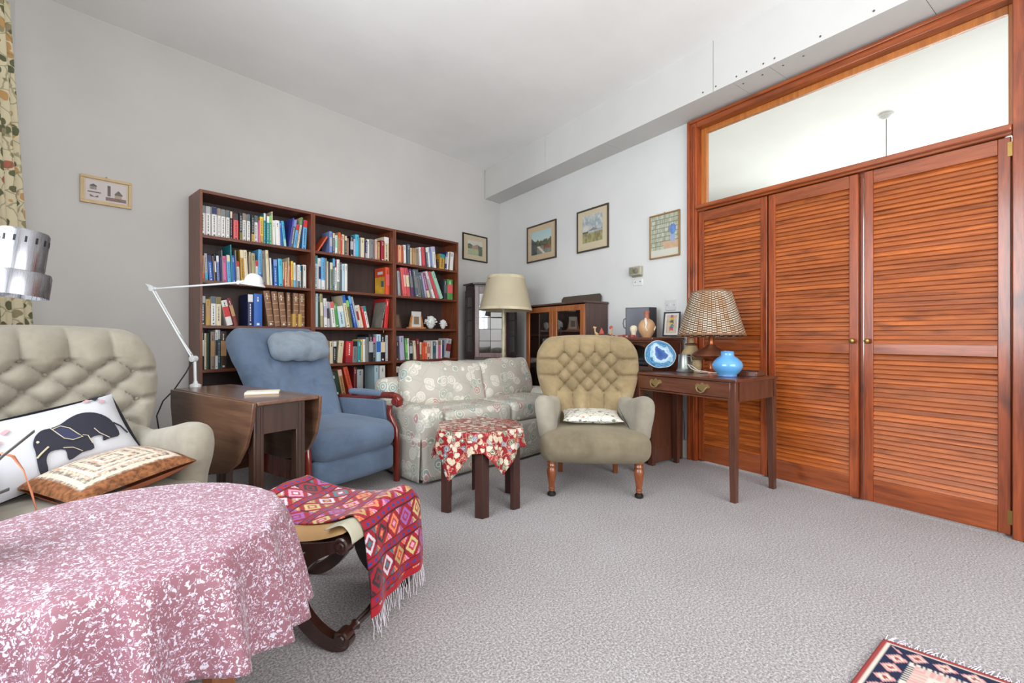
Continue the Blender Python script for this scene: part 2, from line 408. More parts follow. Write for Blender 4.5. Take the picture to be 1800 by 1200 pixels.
obj('shade', M().lathe([(.03, -.75), (.11, -.80), (.15, -.90), (.148, -.90), (.108, -.802), (.028, -.752)], 20, cap=False), M_WHITE, t)
# ================================================================== bookcases along the book wall
M_MAHO = wood('mahogany_veneer', (76, 36, 22), (136, 74, 44), 2, 1.2, 0.38, 0, 0.04, 0.15)
M_MAHO_H = wood('mahogany_veneer_shelf', (72, 35, 23), (124, 66, 43), 0, 1.2, 0.38, 0, 0.04, 0.15)
M_BACK = wood('bookcase_backboard', (52, 38, 36), (76, 58, 54), 2, 0.8, 0.55)
EDGE = [-3.453, -2.635, -1.826, -0.987]
SHELF = [1.73, 1.405, 1.08, 0.76, 0.47]
CASE_NAME = ['left', 'middle', 'right']
for i in range(3):
    s0, s1 = EDGE[i] + .0008, EDGE[i + 1] - .0008; x, y = onA(s0, 0.004); w = s1 - s0; t = .018; D = -.277
    b = thing('bookcase', 'tall mahogany-brown bookcase, the %s one of the row of three' % ['leftmost', 'middle', 'rightmost'][i], 'bookcase', (x, y, 0), TA, 'bookcases along the back wall')
    obj('side_panel', M().box(0, t, D, 0, 0, 2.05), M_MAHO, b, bev=.0012)
    obj('side_panel', M().box(w - t, w, D, 0, 0, 2.05), M_MAHO, b, bev=.0012)
    obj('top_panel', M().box(t, w - t, D, 0, 2.028, 2.05), M_MAHO_H, b, bev=.0012)
    obj('back_panel', M().box(t, w - t, -.008, 0, .08, 2.028), M_BACK, b)
    obj('plinth', M().box(t, w - t, D + .01, D + .03, 0, .08), M_MAHO_H, b)
    for z in SHELF + [.10]:
        obj('shelf', M().box(t, w - t, D + .003, -.008, z - .022, z), M_MAHO_H, b, bev=.0012)

COL = dict(white=(228, 226, 222), grey=(128, 128, 130), silver=(178, 180, 184), navy=(34, 44, 92), taupe=(146, 128, 116), slate=(88, 102, 112), black=(26, 26, 30), cream=(222, 208, 176), coral=(222, 96, 98), charcoal=(58, 58, 62), olive=(118, 112, 58), gold=(190, 150, 72), pink=(216, 104, 150), yellow=(232, 196, 70), teal=(40, 142, 150), emerald=(42, 158, 116), lime=(136, 200, 100), blue=(44, 100, 184), turquoise=(72, 176, 206), mint=(160, 208, 184), indigo=(72, 76, 166), periwinkle=(126, 144, 200), skyblue=(98, 172, 222), red=(206, 46, 50), green=(84, 152, 78), tan=(184, 142, 98), orange=(216, 92, 50), ochre=(192, 146, 48), khaki=(168, 158, 116), cyan=(74, 186, 216), darkteal=(44, 88, 102), marble=(130, 124, 116), peach=(228, 166, 124), darkgreen=(44, 72, 58), maroon=(126, 42, 46), leather=(134, 96, 70), rose=(178, 118, 104), lilac=(178, 174, 202), rosewhite=(232, 190, 176), crimson=(160, 36, 54), pale=(188, 214, 226), sage=(136, 150, 130), orangered=(222, 84, 48), rust=(190, 84, 46), rosered=(208, 78, 90), darkbrown=(70, 52, 44), purple=(104, 52, 104), magenta=(158, 62, 116))
CNAME = dict(skyblue='sky-blue', darkteal='dark-teal', darkgreen='dark-green', rosewhite='pinkish-white', orangered='orange-red', rosered='rose-red', darkbrown='dark-brown', pale='pale-blue', marble='marbled grey', leather='brown leather', lime='lime-green', emerald='emerald-green', mint='mint-green', sage='sage-green', olive='olive-green')
def bmat(c): return plain('book_' + c, COL[c], 0.5, var=0.06)
M_PAGES = plain('book_pages', (214, 202, 178), 0.85, var=0.08)
ORD = 'first second third fourth fifth sixth seventh eighth ninth tenth eleventh twelfth thirteenth fourteenth fifteenth sixteenth seventeenth eighteenth nineteenth twentieth twenty-first twenty-second twenty-third twenty-fourth twenty-fifth twenty-sixth twenty-seventh twenty-eighth twenty-ninth thirtieth thirty-first thirty-second thirty-third thirty-fourth thirty-fifth thirty-sixth thirty-seventh thirty-eighth thirty-ninth fortieth'.split()
ROW = ['top', 'second', 'third', 'fourth', 'fifth']
DARKC = {'black', 'navy', 'charcoal', 'darkgreen', 'maroon', 'crimson', 'blue', 'indigo', 'darkteal', 'slate', 'darkbrown', 'purple', 'red', 'leather', 'teal', 'emerald', 'green', 'magenta'}
def make_book(name, w, h, d, c1, c2, style, sx=0.0, title=True):
    """standing book: spine faces local -y, thickness along +x from sx"""
    m = M(); t = .0018 if w > .012 else .001
    m.box(sx, sx + t, .002, d, 0, h); m.box(sx + w - t, sx + w, .002, d, 0, h)
    k = .0025 if w > .018 else .001
    pr = [(sx, .003), (sx + w * .2, .003 - k), (sx + w * .5, .003 - k * 1.35), (sx + w * .8, .003 - k), (sx + w, .003), (sx + w, .006), (sx, .006)]
    m.prism(pr, 0, h, 'xy')
    b = obj(name, m, bmat(c1), sharp=50)
    obj('pages', M().box(sx + t, sx + w - t, .006, d - .003, .002, h - .003), M_PAGES, b)
    e = k * 1.35 + .0006
    if c2:
        z0, z1 = {'^': (h * .76, h * .995), '_': (h * .01, h * .30), '=': (h * .34, h * .74)}[style]
        obj('spine_band', M().box(sx + w * .03, sx + w * .97, .003 - e, .0045, z0, z1), bmat(c2), b)
    if title and w > .013:
        tc = bmat('white' if c1 in DARKC else 'charcoal')
        z0, z1 = (h * .16, h * .70) if style == '^' else ((h * .36, h * .9) if style == '_' else (h * .76, h * .93))
        mm = M(); z = z0; rr = random.Random(int(w * 1e5 + h * 1e4))
        while z < z1 - .006:
            l = rr.uniform(.006, .02); l = min(l, z1 - z)
            mm.box(sx + w * .40, sx + w * .56, .003 - e - .0003, .004, z, z + l); z += l + rr.uniform(.003, .006)
        obj('spine_title', mm, tc, b)
        if rr.random() < .55: obj('publisher_mark', M().cbox((sx + w * .5, .003 - e * .5, h * .06), (w * .34, e, w * .3)), tc, b)
    return b
BOOKS = """0 0 -3.435 0.032 0.217 0 white/grey^
0 0 -3.401 0.031 0.218 -0.1 white/silver^
0 0 -3.366 0.033 0.218 -0.1 white/navy^
0 0 -3.33 0.021 0.214 0.1 white/taupe^
0 0 -3.306 0.029 0.212 0.1 white/grey^
0 0 -3.272 0.023 0.212 0.1 white/slate^
0 0 -3.244 0.015 0.212 -0.1 black/cream^
0 0 -3.224 0.033 0.197 -0.1 coral/charcoal^
0 0 -3.185 0.022 0.21 0 black/olive_
0 0 -3.16 0.025 0.214 -0.1 white/taupe^
0 0 -3.13 0.022 0.21 -0 white/slate^
0 0 -3.103 0.022 0.21 0 black/gold_
0 0 -3.078 0.026 0.212 0 white/slate^
0 0 -3.049 0.013 0.18 0.2 pink
0 0 -3.035 0.025 0.214 0.1 yellow/gold_
0 0 -3.009 0.014 0.246 0 teal/white^
0 0 -2.991 0.02 0.225 0 teal/white^
0 0 -2.97 0.018 0.233 0 emerald/lime^
0 0 -2.951 0.009 0.269 -0.3 cream
0 0 -2.938 0.018 0.2 -1.5 white
0 0 -2.916 0.034 0.205 -2.6 white
0 0 -2.875 0.018 0.207 -4.6 blue
0 0 -2.853 0.02 0.211 -5.8 turquoise/mint_
0 0 -2.818 0.011 0.252 8.2 indigo
0 0 -2.804 0.026 0.243 7.8 slate/periwinkle^
0 0 -2.775 0.021 0.206 7.4 skyblue/red^
0 0 -2.751 0.014 0.271 8.1 cream/green^
0 0 -2.733 0.0115 0.234 7.4 navy
0 0 -2.706 0.035 0.253 3.3 skyblue/red^
0 1 -3.437 0.006 0.172 0 cream
0 1 -3.426 0.017 0.181 -0.7 tan/orange_
0 1 -3.405 0.018 0.198 -1.8 silver/turquoise_
0 1 -3.38 0.027 0.185 -3.8 blue/navy^
0 1 -3.351 0.006 0.184 -4 taupe
0 1 -3.342 0.01 0.199 -2.9 black/white=
0 1 -3.328 0.017 0.191 -2.2 periwinkle/white^
0 1 -3.31 0.011 0.182 -1.7 navy
0 1 -3.298 0.006 0.235 -1.8 grey
0 1 -3.292 0.026 0.193 -1.9 pink
0 1 -3.263 0.023 0.204 -2.7 skyblue/cream^
0 1 -3.239 0.008 0.283 -2 teal
0 1 -3.229 0.022 0.205 -2.4 blue
0 1 -3.206 0.008 0.246 -2.5 grey
0 1 -3.197 0.021 0.165 -2.6 white/red^
0 1 -3.172 0.024 0.254 -2.9 ochre/cream^
0 1 -3.146 0.025 0.256 -3 cream
0 1 -3.118 0.009 0.214 -1.2 taupe
0 1 -3.107 0.008 0.251 -0.7 cream
0 1 -3.098 0.027 0.241 -0.8 khaki
0 1 -3.069 0.017 0.188 -0.2 white/red^
0 1 -3.052 0.024 0.276 0 skyblue/blue_
0 1 -3.014 0.027 0.274 -2.4 marble
0 1 -2.986 0.021 0.279 -2.6 cream
0 1 -2.959 0.012 0.22 -2.1 white
0 1 -2.945 0.011 0.172 -1.8 darkteal
0 1 -2.93 0.028 0.214 -1.9 blue/periwinkle^
0 1 -2.893 0.03 0.224 -1.8 cyan
0 1 -2.86 0.007 0.202 -0.4 cream/red_
0 1 -2.846 0.024 0.204 -1.4 peach/tan^
0 1 -2.82 0.006 0.242 0 cream
0 1 -2.814 0.015 0.188 -0 red
0 1 -2.797 0.016 0.217 0 yellow/gold_
0 1 -2.776 0.017 0.207 -0.4 white/skyblue_
0 1 -2.748 0.02 0.192 0 white/slate_
0 1 -2.727 0.016 0.19 0 white/skyblue^
0 1 -2.709 0.007 0.188 0.2 darkgreen
0 1 -2.698 0.029 0.2 -0.1 white
0 2 -3.435 0.029 0.212 0 charcoal/silver^
0 2 -3.404 0.029 0.19 -0.2 gold/tan=
0 2 -3.371 0.032 0.211 0 white/slate^
0 2 -3.337 0.031 0.209 -0.1 cream/olive^
0 2 -3.264 0.04 0.19 -13 white/red=
0 2 -3.219 0.025 0.21 -14.1 maroon/tan=
0 2 -3.123 0.037 0.246 -0.1 navy/white^
0 2 -3.084 0.059 0.252 -0.1 blue
0 2 -2.975 0.046 0.282 -7.3 leather
0 2 -2.927 0.042 0.28 -5.7 leather
0 2 -2.879 0.044 0.277 -5.4 leather
0 2 -2.829 0.027 0.279 -1.1 leather
0 2 -2.784 0.043 0.278 -0.1 leather
0 2 -2.733 0.043 0.276 -0.1 leather
0 3 -3.43 0.016 0.289 0 black/white=
0 3 -3.411 0.014 0.262 0 cream
0 3 -3.396 0.009 0.262 0.1 darkgreen
0 3 -3.374 0.027 0.274 0.1 taupe/tan=
0 3 -3.346 0.017 0.288 0.1 white/charcoal=
0 3 -3.327 0.015 0.289 -0.1 darkteal/silver^
0 3 -3.308 0.04 0.278 0 darkbrown/tan=
1 0 -2.579 0.012 0.165 31.1 orange
1 0 -2.463 0.026 0.197 0 periwinkle/silver=
1 0 -2.435 0.017 0.187 -0.2 slate/cream^
1 0 -2.417 0.021 0.168 0.2 white/mint=
1 0 -2.389 0.021 0.198 -0.1 tan/orange^
1 0 -2.367 0.015 0.174 0.2 red
1 0 -2.349 0.026 0.19 0 cream
1 0 -2.323 0.018 0.18 0 darkgreen/cream^
1 0 -2.303 0.021 0.162 -0.2 rose
1 0 -2.272 0.03 0.187 -0 black/silver=
1 0 -2.24 0.019 0.164 0.2 lilac
1 0 -2.219 0.035 0.209 -0.1 cyan
1 0 -2.183 0.015 0.181 -0.2 grey
1 0 -2.167 0.037 0.188 -0.2 cream
1 0 -2.123 0.021 0.17 0.2 navy/silver_
1 0 -2.099 0.027 0.185 -0.2 white
1 0 -2.068 0.039 0.191 0.1 grey
1 0 -2.014 0.017 0.196 0.1 rosewhite
1 0 -1.992 0.025 0.174 0.2 tan
1 0 -1.951 0.038 0.197 0 crimson
1 0 -1.908 0.053 0.24 -0.1 cream/white^
1 1 -2.603 0.03 0.29 0 pale/teal^
1 1 -2.572 0.008 0.272 0 white
1 1 -2.562 0.019 0.272 -0.1 white/navy=
1 1 -2.541 0.032 0.28 0 skyblue/white_
1 1 -2.507 0.016 0.279 0 grey
1 1 -2.488 0.014 0.254 0 cream
1 1 -2.473 0.009 0.249 0.1 navy
1 1 -2.463 0.025 0.247 -0.1 sage/cream^
1 1 -2.436 0.019 0.287 0.1 darkteal/skyblue^
1 1 -2.415 0.017 0.275 0.1 white/maroon^
1 1 -2.397 0.025 0.282 0.1 white/sage_
1 1 -2.365 0.017 0.259 -0.1 slate
1 1 -2.347 0.023 0.249 -0.1 pale
1 1 -2.323 0.026 0.252 0 white
1 1 -1.8925 0.045 0.271 -0.1 orangered/coral=
1 2 -2.605 0.012 0.266 0 sage
1 2 -2.591 0.018 0.288 0 pale
1 2 -2.572 0.014 0.289 0 darkgreen
1 2 -2.547 0.025 0.288 -1.9 khaki/cream=
1 2 -2.513 0.028 0.252 -1.8 white/lilac=
1 2 -2.48 0.023 0.225 -2.7 silver/charcoal=
1 2 -2.444 0.031 0.223 -6 white/coral^
1 2 -2.408 0.036 0.211 -7.3 green
1 2 -2.368 0.055 0.19 -8.4 pale/white^
1 2 -2.307 0.031 0.29 -10.1 cream/blue^
1 2 -2.271 0.026 0.249 -10.9 olive/lime^
1 2 -2.23 0.025 0.292 -13.9 blue/skyblue^
1 2 -2.198 0.018 0.288 -13.8 silver
1 2 -2.174 0.02 0.208 -12.2 white/crimson=
1 2 -2.151 0.023 0.213 -12.6 cream
1 2 -2.122 0.018 0.193 -12.9 red
1 2 -2.101 0.026 0.203 -12.3 white/teal^
1 2 -1.951 0.014 0.258 10.9 darkgreen/taupe_
1 2 -1.91 0.04 0.286 4.6 red
1 3 -2.488 0.018 0.202 0 tan
1 3 -2.466 0.03 0.196 0 cream
1 3 -2.433 0.031 0.196 -0.1 black/white^
1 3 -2.392 0.047 0.199 5.3 cream
1 3 -2.322 0.067 0.193 2.4 red/crimson_
1 3 -2.251 0.046 0.194 1.1 grey/black^
1 3 -2.202 0.037 0.197 0.1 teal
1 3 -2.161 0.019 0.209 -0.1 yellow
1 3 -2.14 0.027 0.212 -0.1 white
1 3 -2.111 0.027 0.231 0.1 grey
1 3 -2.081 0.045 0.259 -0.1 black/silver=
1 3 -2.032 0.025 0.234 0.1 charcoal/pink^
1 3 -2 0.047 0.259 -0.1 pale/blue=
1 3 -1.949 0.054 0.25 0 black/cream=
1 3 -1.892 0.028 0.25 0 silver
1 4 -2.424 0.071 0.199 -10.9 darkgreen
1 4 -2.349 0.037 0.232 -11.3 tan/rosewhite^
1 4 -2.28 0.042 0.256 -14.7 orangered/coral_
1 4 -2.236 0.028 0.246 0 maroon
1 4 -2.202 0.061 0.222 0.1 silver
1 4 -2.014 0.043 0.25 -0.1 pale
1 4 -1.964 0.059 0.246 -0.1 white
2 0 -1.771 0.009 0.179 -0.2 red
2 0 -1.758 0.035 0.181 -0.2 peach
2 0 -1.72 0.032 0.179 -1.3 rust
2 0 -1.683 0.029 0.193 -1.6 white
2 0 -1.642 0.035 0.206 -0.7 slate
2 0 -1.602 0.019 0.178 0.2 cream
2 0 -1.581 0.024 0.176 0 tan
2 0 -1.555 0.022 0.176 0 khaki
2 0 -1.528 0.034 0.18 -1.6 taupe
2 0 -1.487 0.022 0.198 -2.9 white
2 0 -1.45 0.038 0.205 -4.8 rosered
2 0 -1.395 0.022 0.207 -6.1 slate/white^
2 0 -1.371 0.021 0.213 -6.5 white
2 0 -1.348 0.039 0.219 -6.4 periwinkle
2 0 -1.306 0.035 0.229 -6.1 white/lilac^
2 0 -1.254 0.018 0.104 0 darkbrown
2 0 -1.224 0.068 0.167 3.4 ochre/teal^
2 0 -1.152 0.028 0.199 6.3 navy/silver=
2 0 -1.122 0.022 0.203 5.6 white
2 0 -1.095 0.0145 0.206 4.3 taupe
2 0 -1.0805 0.056 0.21 4.1 white
2 1 -1.75 0.025 0.249 -3.3 silver
2 1 -1.723 0.011 0.237 -3.6 slate
2 1 -1.698 0.024 0.287 -7 coral
2 1 -1.672 0.026 0.288 -7.1 coral/rosewhite=
2 1 -1.644 0.035 0.288 -7.4 rosered/cream=
2 1 -1.606 0.019 0.269 -7.8 darkgreen
2 1 -1.585 0.033 0.286 -7.9 purple/grey=
2 1 -1.537 0.033 0.285 -9.2 slate/grey=
2 1 -1.502 0.039 0.286 -9.3 grey/slate^
2 1 -1.445 0.034 0.257 -12.8 slate
2 1 -1.408 0.018 0.26 -13 lilac
2 1 -1.375 0.035 0.265 -16 magenta/cream_
2 1 -1.298 0.028 0.299 -21.9 white/silver=
2 1 -1.256 0.037 0.303 -23.8 rosered
2 1 -1.214 0.039 0.307 -24 mint
2 1 -1.152 0.044 0.217 0 charcoal/slate=
2 1 -1.104 0.078 0.227 0 green/coral=
2 3 -1.773 0.031 0.193 0.1 darkbrown/charcoal=
2 3 -1.723 0.053 0.241 -3.9 lilac
2 3 -1.659 0.027 0.22 -4 green/lime=
2 3 -1.63 0.021 0.219 -1.7 white
2 3 -1.606 0.037 0.189 -2.4 black/silver=
2 3 -1.559 0.026 0.194 -4.4 cream
2 3 -1.53 0.04 0.212 -2.2 maroon
2 3 -1.485 0.022 0.179 0 cream/olive_
2 3 -1.46 0.036 0.178 0 orangered
2 3 -1.422 0.024 0.178 0 orangered/peach=
2 3 -1.396 0.051 0.178 0.2 rosewhite/rose=
2 3 -1.332 0.013 0.195 -0.1 white
2 3 -1.318 0.043 0.185 -0.2 slate/darkteal=
2 3 -1.27 0.034 0.195 0 white
2 3 -1.233 0.032 0.193 0 pink/olive^
2 3 -1.199 0.021 0.197 0.1 white
2 3 -1.175 0.017 0.196 -0.1 navy
2 3 -1.155 0.069 0.211 8.3 silver/maroon=
2 4 -1.773 0.035 0.229 0.1 white/charcoal=
2 4 -1.724 0.018 0.224 -0 white
2 4 -1.1 0.048 0.261 1.1 blue"""
cnt = {}
for ln in BOOKS.split('\n'):
    a = ln.split(); ci, si = int(a[0]), int(a[1]); s0, w, h, ang = map(float, a[2:6]); col = a[6]
    style = ''; c1, c2 = col, None
    if '/' in col: c1, c2 = col[:-1].split('/'); style = col[-1]
    n = cnt[(ci, si)] = cnt.get((ci, si), 0) + 1
    rr = random.Random(n * 31 + ci * 7 + si); d = min(.215, max(.105, h * rr.uniform(.66, .76)))
    front = .236 + rr.uniform(-.014, .008)
    b = make_book('book', w - .0006, h, d, c1, c2, style, 0 if ang <= 0 else -w)
    x, y = onA(s0 if ang <= 0 else s0 + w, front + .004)
    b.location = (x, y, SHELF[si] + .0005); b.rotation_euler = (0, R(ang), TA)
    size = ('slim ' if w < .014 else 'thick ' if w > .034 else '') + ('tall ' if h > .245 else 'short ' if h < .17 else '')
    nm = CNAME.get(c1, c1); band = ''
    if c2: band = ' with %s %s' % (CNAME.get(c2, c2), {'^': 'top', '_': 'foot', '=': 'label'}[style])
    tag(b, '%s%s book%s, %s from left, %s shelf of %s bookcase' % (size, nm, band, ORD[n - 1], ROW[si], CASE_NAME[ci]), 'book', 'books standing on the %s shelves of the %s bookcase' % (ROW[si], CASE_NAME[ci]))
    if c1 == 'leather':
        mm = M()
        for q in (.12, .3, .48, .66, .84): mm.box(.002, w - .002, -.004, .002, h * q - .003, h * q + .003)
        obj('raised_bands', mm, plain('gilt_tooling', (186, 150, 108), .45), b)
        b['label'] = 'brown leather-bound volume with raised bands, %s from left, third shelf of left bookcase' % ORD[n - 1]
    if (ci, si, c1) == (1, 1, 'orangered'):
        mm = M().box(-.0006, .0005, .02, d - .006, h * .03, h * .66); obj('cover_print', mm, plain('yellow_print', (226, 176, 60), .5, var=.3), b)
        mm = M().box(-.0012, .0005, .05, d - .05, h * .76, h * .86); obj('cover_title', mm, bmat('white'), b)
        mm = M().box(-.0012, .0005, .03, .075, h * .3, h * .52); obj('cover_figure', mm, bmat('slate'), b)
    if (ci, si, c1) == (1, 2, 'darkgreen') and ang > 5:
        b['label'] = 'old cloth-covered album leaning against red folder, third shelf of middle bookcase'
        obj('bookmark_ribbon', M().tube([(w * .3 - w, -.004, .003), (w * .3 - w + .004, -.03, -.005), (w * .3 - w + .012, -.036, -.045)], .003, 6), bmat('sage'), b)
        obj('cloth_cover', M().box(-w - .0012, -w, .004, d, .002, h - .004), plain('grey_cloth_cover', (134, 128, 118), .9, var=.2), b)
def on_shelf(s, off, z): x, y = onA(s, off); return (x, y, z)
# small things standing on the shelves
for s, lab in ((-2.800, 'left one of two'), (-2.752, 'right one of two')):
    b = make_book('small_book', .028, .105, .075, 'gold', None, '', 0, False); b.location = on_shelf(s, .268, 1.0805); b.rotation_euler = (0, 0, TA)
    tag(b, 'little golden-yellow book, %s, standing before the leather volumes' % lab, 'book', 'two small yellow books')
b = make_book('book', .05, .17, .10, 'skyblue', 'white', '^'); b.location = on_shelf(-3.17, .262, .7605); b.rotation_euler = (0, 0, TA)
tag(b, 'light-blue and white book before the dark-brown one, fourth shelf of left bookcase', 'book')
def carton(name, s, off, z, d, m1, m2, lab):
    t = thing(name, lab, 'box', on_shelf(s, off, z), TA)
    obj('body', M().rbox(d, .003, 2, c=(0, 0, d[2] / 2)), m1, t); obj('lid', M().box(-d[0] / 2 - .001, d[0] / 2 + .001, -d[1] / 2 - .001, d[1] / 2 + .001, d[2] * .96, d[2] * 1.03), m2, t)
carton('small_box', -3.275, .21, .4705, (.075, .12, .11), bmat('turquoise'), bmat('skyblue'), 'small turquoise box on the fifth shelf of the left bookcase')
carton('card_box', -3.155, .20, .4705, (.09, .13, .135), bmat('cream'), bmat('red'), 'cream box with red lid beside the small turquoise box')
# flat-lying books at the bottom right
def flat_book(s, off, z, rz, w, h, d, c, lab):
    t = thing('book', lab, 'book', on_shelf(s, off, z), TA + rz, 'books lying on the fifth shelf of the right bookcase')
    obj('cover', M().box(-h / 2, h / 2, -d / 2, d / 2, 0, .003).box(-h / 2, h / 2, -d / 2, d / 2, w - .003, w).box(-h / 2, h / 2, -d / 2, -d / 2 + .003, .003, w - .003), bmat(c), t)
    obj('pages', M().box(-h / 2 + .003, h / 2 - .003, -d / 2 + .003, d / 2 - .003, .003, w - .003), M_PAGES, t)
flat_book(-1.55, .17, .4705, 0, .11, .19, .16, 'pale', 'pale-blue volume lying flat beside the white books behind the sofa')
flat_book(-1.56, .17, .5815, .1, .045, .17, .14, 'white', 'white book lying on top of the pale-blue volume')
flat_book(-1.26, .16, .4705, 0, .12, .22, .17, 'navy', 'thick navy book lying flat at bottom of the right bookcase')
flat_book(-1.27, .165, .5915, .05, .045, .24, .17, 'blue', 'blue book lying on the thick navy one, right bookcase')
flat_book(-1.20, .17, .6375, -.12, .04, .21, .16, 'skyblue', 'sky-blue book topmost of the flat pile, right bookcase')
# framed photographs and coral
M_LTWOOD = wood('light_orange_wood', (172, 104, 54), (206, 142, 86), 2, 1.5, .45)
t = thing('photo_stand', 'photograph in a tapering light-wood stand on the right bookcase', 'picture stand', on_shelf(-1.515, .215, 1.0805), TA)
obj('base', M().box(-.105, .105, -.025, .03, 0, .016), M_LTWOOD, t, bev=.003)
obj('left_upright', M().prism([(-.088, .016), (-.068, .016), (-.052, .135), (-.062, .135)], -.008, .012), M_LTWOOD, t)
obj('right_upright', M().prism([(.088, .016), (.062, .135), (.052, .135), (.068, .016)], -.008, .012), M_LTWOOD, t)
obj('backing', M().prism([(-.072, .016), (.072, .016), (.054, .13), (-.054, .13)], .004, .012), M_LTWOOD, t)
obj('card', M().box(-.06, .06, -.001, .003, .017, .178), plain('card_white', (206, 204, 198), .6), t)
obj('photo', M().box(-.034, .034, -.002, .0, .045, .125), plain('photo_print', (136, 116, 92), .5, var=.5), t)
t = thing('framed_photo', 'dark narrow framed photo leaning at left end of coral shelf', 'picture', on_shelf(-1.735, .20, 1.0805), TA)
mm = M(); mt = rotm(-.2, 0, .25)
mm.box(-.055, .055, -.006, .006, 0, .012, mt).box(-.055, .055, -.006, .006, .138, .15, mt).box(-.055, -.043, -.006, .006, .012, .138, mt).box(.043, .055, -.006, .006, .012, .138, mt)
obj('frame', mm, plain('dark_frame_wood', (84, 64, 48), .5), t); obj('picture', M().box(-.043, .043, -.002, .003, .012, .138, mt), plain('sepia_print', (124, 104, 82), .6, var=.4), t)
M_CORAL = plain('white_coral', (226, 226, 222), .85, var=.05, bump=.6, bscale=90)
def coral(s, off, rx, rz, seed, lab):
    t = thing('coral', lab, 'coral', on_shelf(s, off, 1.0805), TA, 'corals on the right bookcase'); rr = random.Random(seed)
    obj('core', M().grid(lambda u, v: (rx * .62 * math.cos(2 * PI * u) * math.sin(PI * v), rx * .5 * math.sin(2 * PI * u) * math.sin(PI * v), rz * .5 - rz * .499 * math.cos(PI * v)), 16, 9, wrapu=True), M_CORAL, t)
    mm = M()
    for k in range(46):
        a = rr.uniform(0, 2 * PI); e = rr.uniform(-.15, 1.45)
        d = Vector((math.cos(a) * math.cos(e), math.sin(a) * math.cos(e) * .8, math.sin(e))); p0 = Vector((0, 0, rz * .42)) + Vector((d.x * rx * .35, d.y * rx * .35, d.z * rz * .28))
        p1 = Vector((0, 0, rz * .42)) + Vector((d.x * rx, d.y * rx * .8, d.z * rz * .58)); sd = d.cross(Vector((rr.random(), rr.random(), rr.random()))).normalized() * rx * .12
        p1.z = max(p1.z, .008)
        mm.tube([p0, (p0 + p1) / 2 + sd * .4, p1], [rx * .12, rx * .10, rx * .07], 6)
        mm.tube([(p0 + p1) / 2 + sd * .4, p1 + sd], [rx * .08, rx * .06], 6)
    obj('branches', mm, M_CORAL, t)
coral(-1.30, .18, .082, .14, 3, 'large rounded white brain-like coral on the right bookcase shelf')
coral(-1.135, .19, .052, .105, 5, 'smaller branching white coral beside the large coral')
# ================================================================== upholstery
def velvet(name, c0, c1, c2=None, scale=3.0, sheen=0.5, bump=0.15):
    t = NT(name); v = t.coord('Object')
    n1 = t.noise(v, scale, 4, 0.6, 0.8); n2 = t.noise(v, scale * 9, 3, 0.6)
    k = t.math('ADD', t.math('MULTIPLY', n1, 0.8), t.math('MULTIPLY', n2, 0.2))
    st = [(0.3, rgb(*c0)), (0.62, rgb(*c1))]
    if c2: st.append((0.8, rgb(*c2)))
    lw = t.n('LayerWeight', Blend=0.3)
    col = t.mix(t.math('MULTIPLY', lw.outputs['Facing'], 0.35), t.ramp(k, st), rgb(*[min(255, x + 40) for x in (c2 or c1)]))  # pale edge sheen and lighter nap patches put shading into the colour
    t.bsdf(col, 0.8, 0, t.bump(t.noise(v, 160, 2), bump, 0.002), 0.2, sheen=sheen, sheen_tint=rgb(*c1)); return t.m
V_BEIGE = velvet('beige_velvet', (112, 95, 68), (156, 137, 103), (184, 167, 136))
V_GREY = velvet('worn_beige_grey_velvet', (114, 105, 90), (152, 145, 131), (186, 183, 176), 2.6)  # greyer mix with paler patches
V_SEAT = velvet('worn_brown_velvet', (96, 86, 68), (132, 121, 100), (158, 149, 130), 2.6)  # darker brown mix for the seat
V_BLUE = velvet('blue_velvet', (76, 91, 114), (102, 120, 144), (140, 148, 160), 2.6)
M_TURNED = wood('turned_legs_wood', (96, 46, 20), (150, 82, 42), 2, 2.0, 0.3, 0, 0, 0.4)
M_IRON = plain('dark_castor', (46, 42, 40), 0.45, 0.6)

def smooth_poly(pts, n=6):
    out = []; N = len(pts)
    for i in range(N):
        p0, p1, p2, p3 = [Vector(pts[(i + k - 1) % N]) for k in range(4)]
        for j in range(n):
            t = j / n
            out.append(tuple(0.5 * ((2 * p1) + (p2 - p0) * t + (2 * p0 - 5 * p1 + 4 * p2 - p3) * t * t + (3 * p1 - p0 - 3 * p2 + p3) * t ** 3)))
    return out
def rslab(m, poly, t0, t1, r, plane='yz', steps=5, mat=None):
    """polygon slab with rounded rims"""
    N = len(poly); P = [Vector(p) for p in poly]
    area2 = sum(P[i].x * P[(i + 1) % N].y - P[(i + 1) % N].x * P[i].y for i in range(N)); sg = 1 if area2 > 0 else -1
    nr = []
    for i in range(N):
        e = (P[(i + 1) % N] - P[i - 1]); e.normalize(); nr.append(Vector((-e.y, e.x)) * sg)
    rings = []
    for k in range(steps + 1): a = PI / 2 * k / steps; rings.append((r * (1 - math.sin(a)), t0 + r * (1 - math.cos(a))))
    for k in range(steps + 1): a = PI / 2 * (1 - k / steps); rings.append((r * (1 - math.sin(a)), t1 - r * (1 - math.cos(a))))
    def Q(p, t): return {'xz': (p[0], t, p[1]), 'xy': (p[0], p[1], t), 'yz': (t, p[0], p[1])}[plane]
    v = []; f = []
    for ins, t in rings: v += [Q(P[i] + nr[i] * ins, t) for i in range(N)]
    for k in range(len(rings) - 1):
        for i in range(N): j = (i + 1) % N; f.append((k * N + i, k * N + j, (k + 1) * N + j, (k + 1) * N + i))
    f.append(tuple(range(N - 1, -1, -1))); f.append(tuple((len(rings) - 1) * N + i for i in range(N)))
    return m.add(v, f, mat)

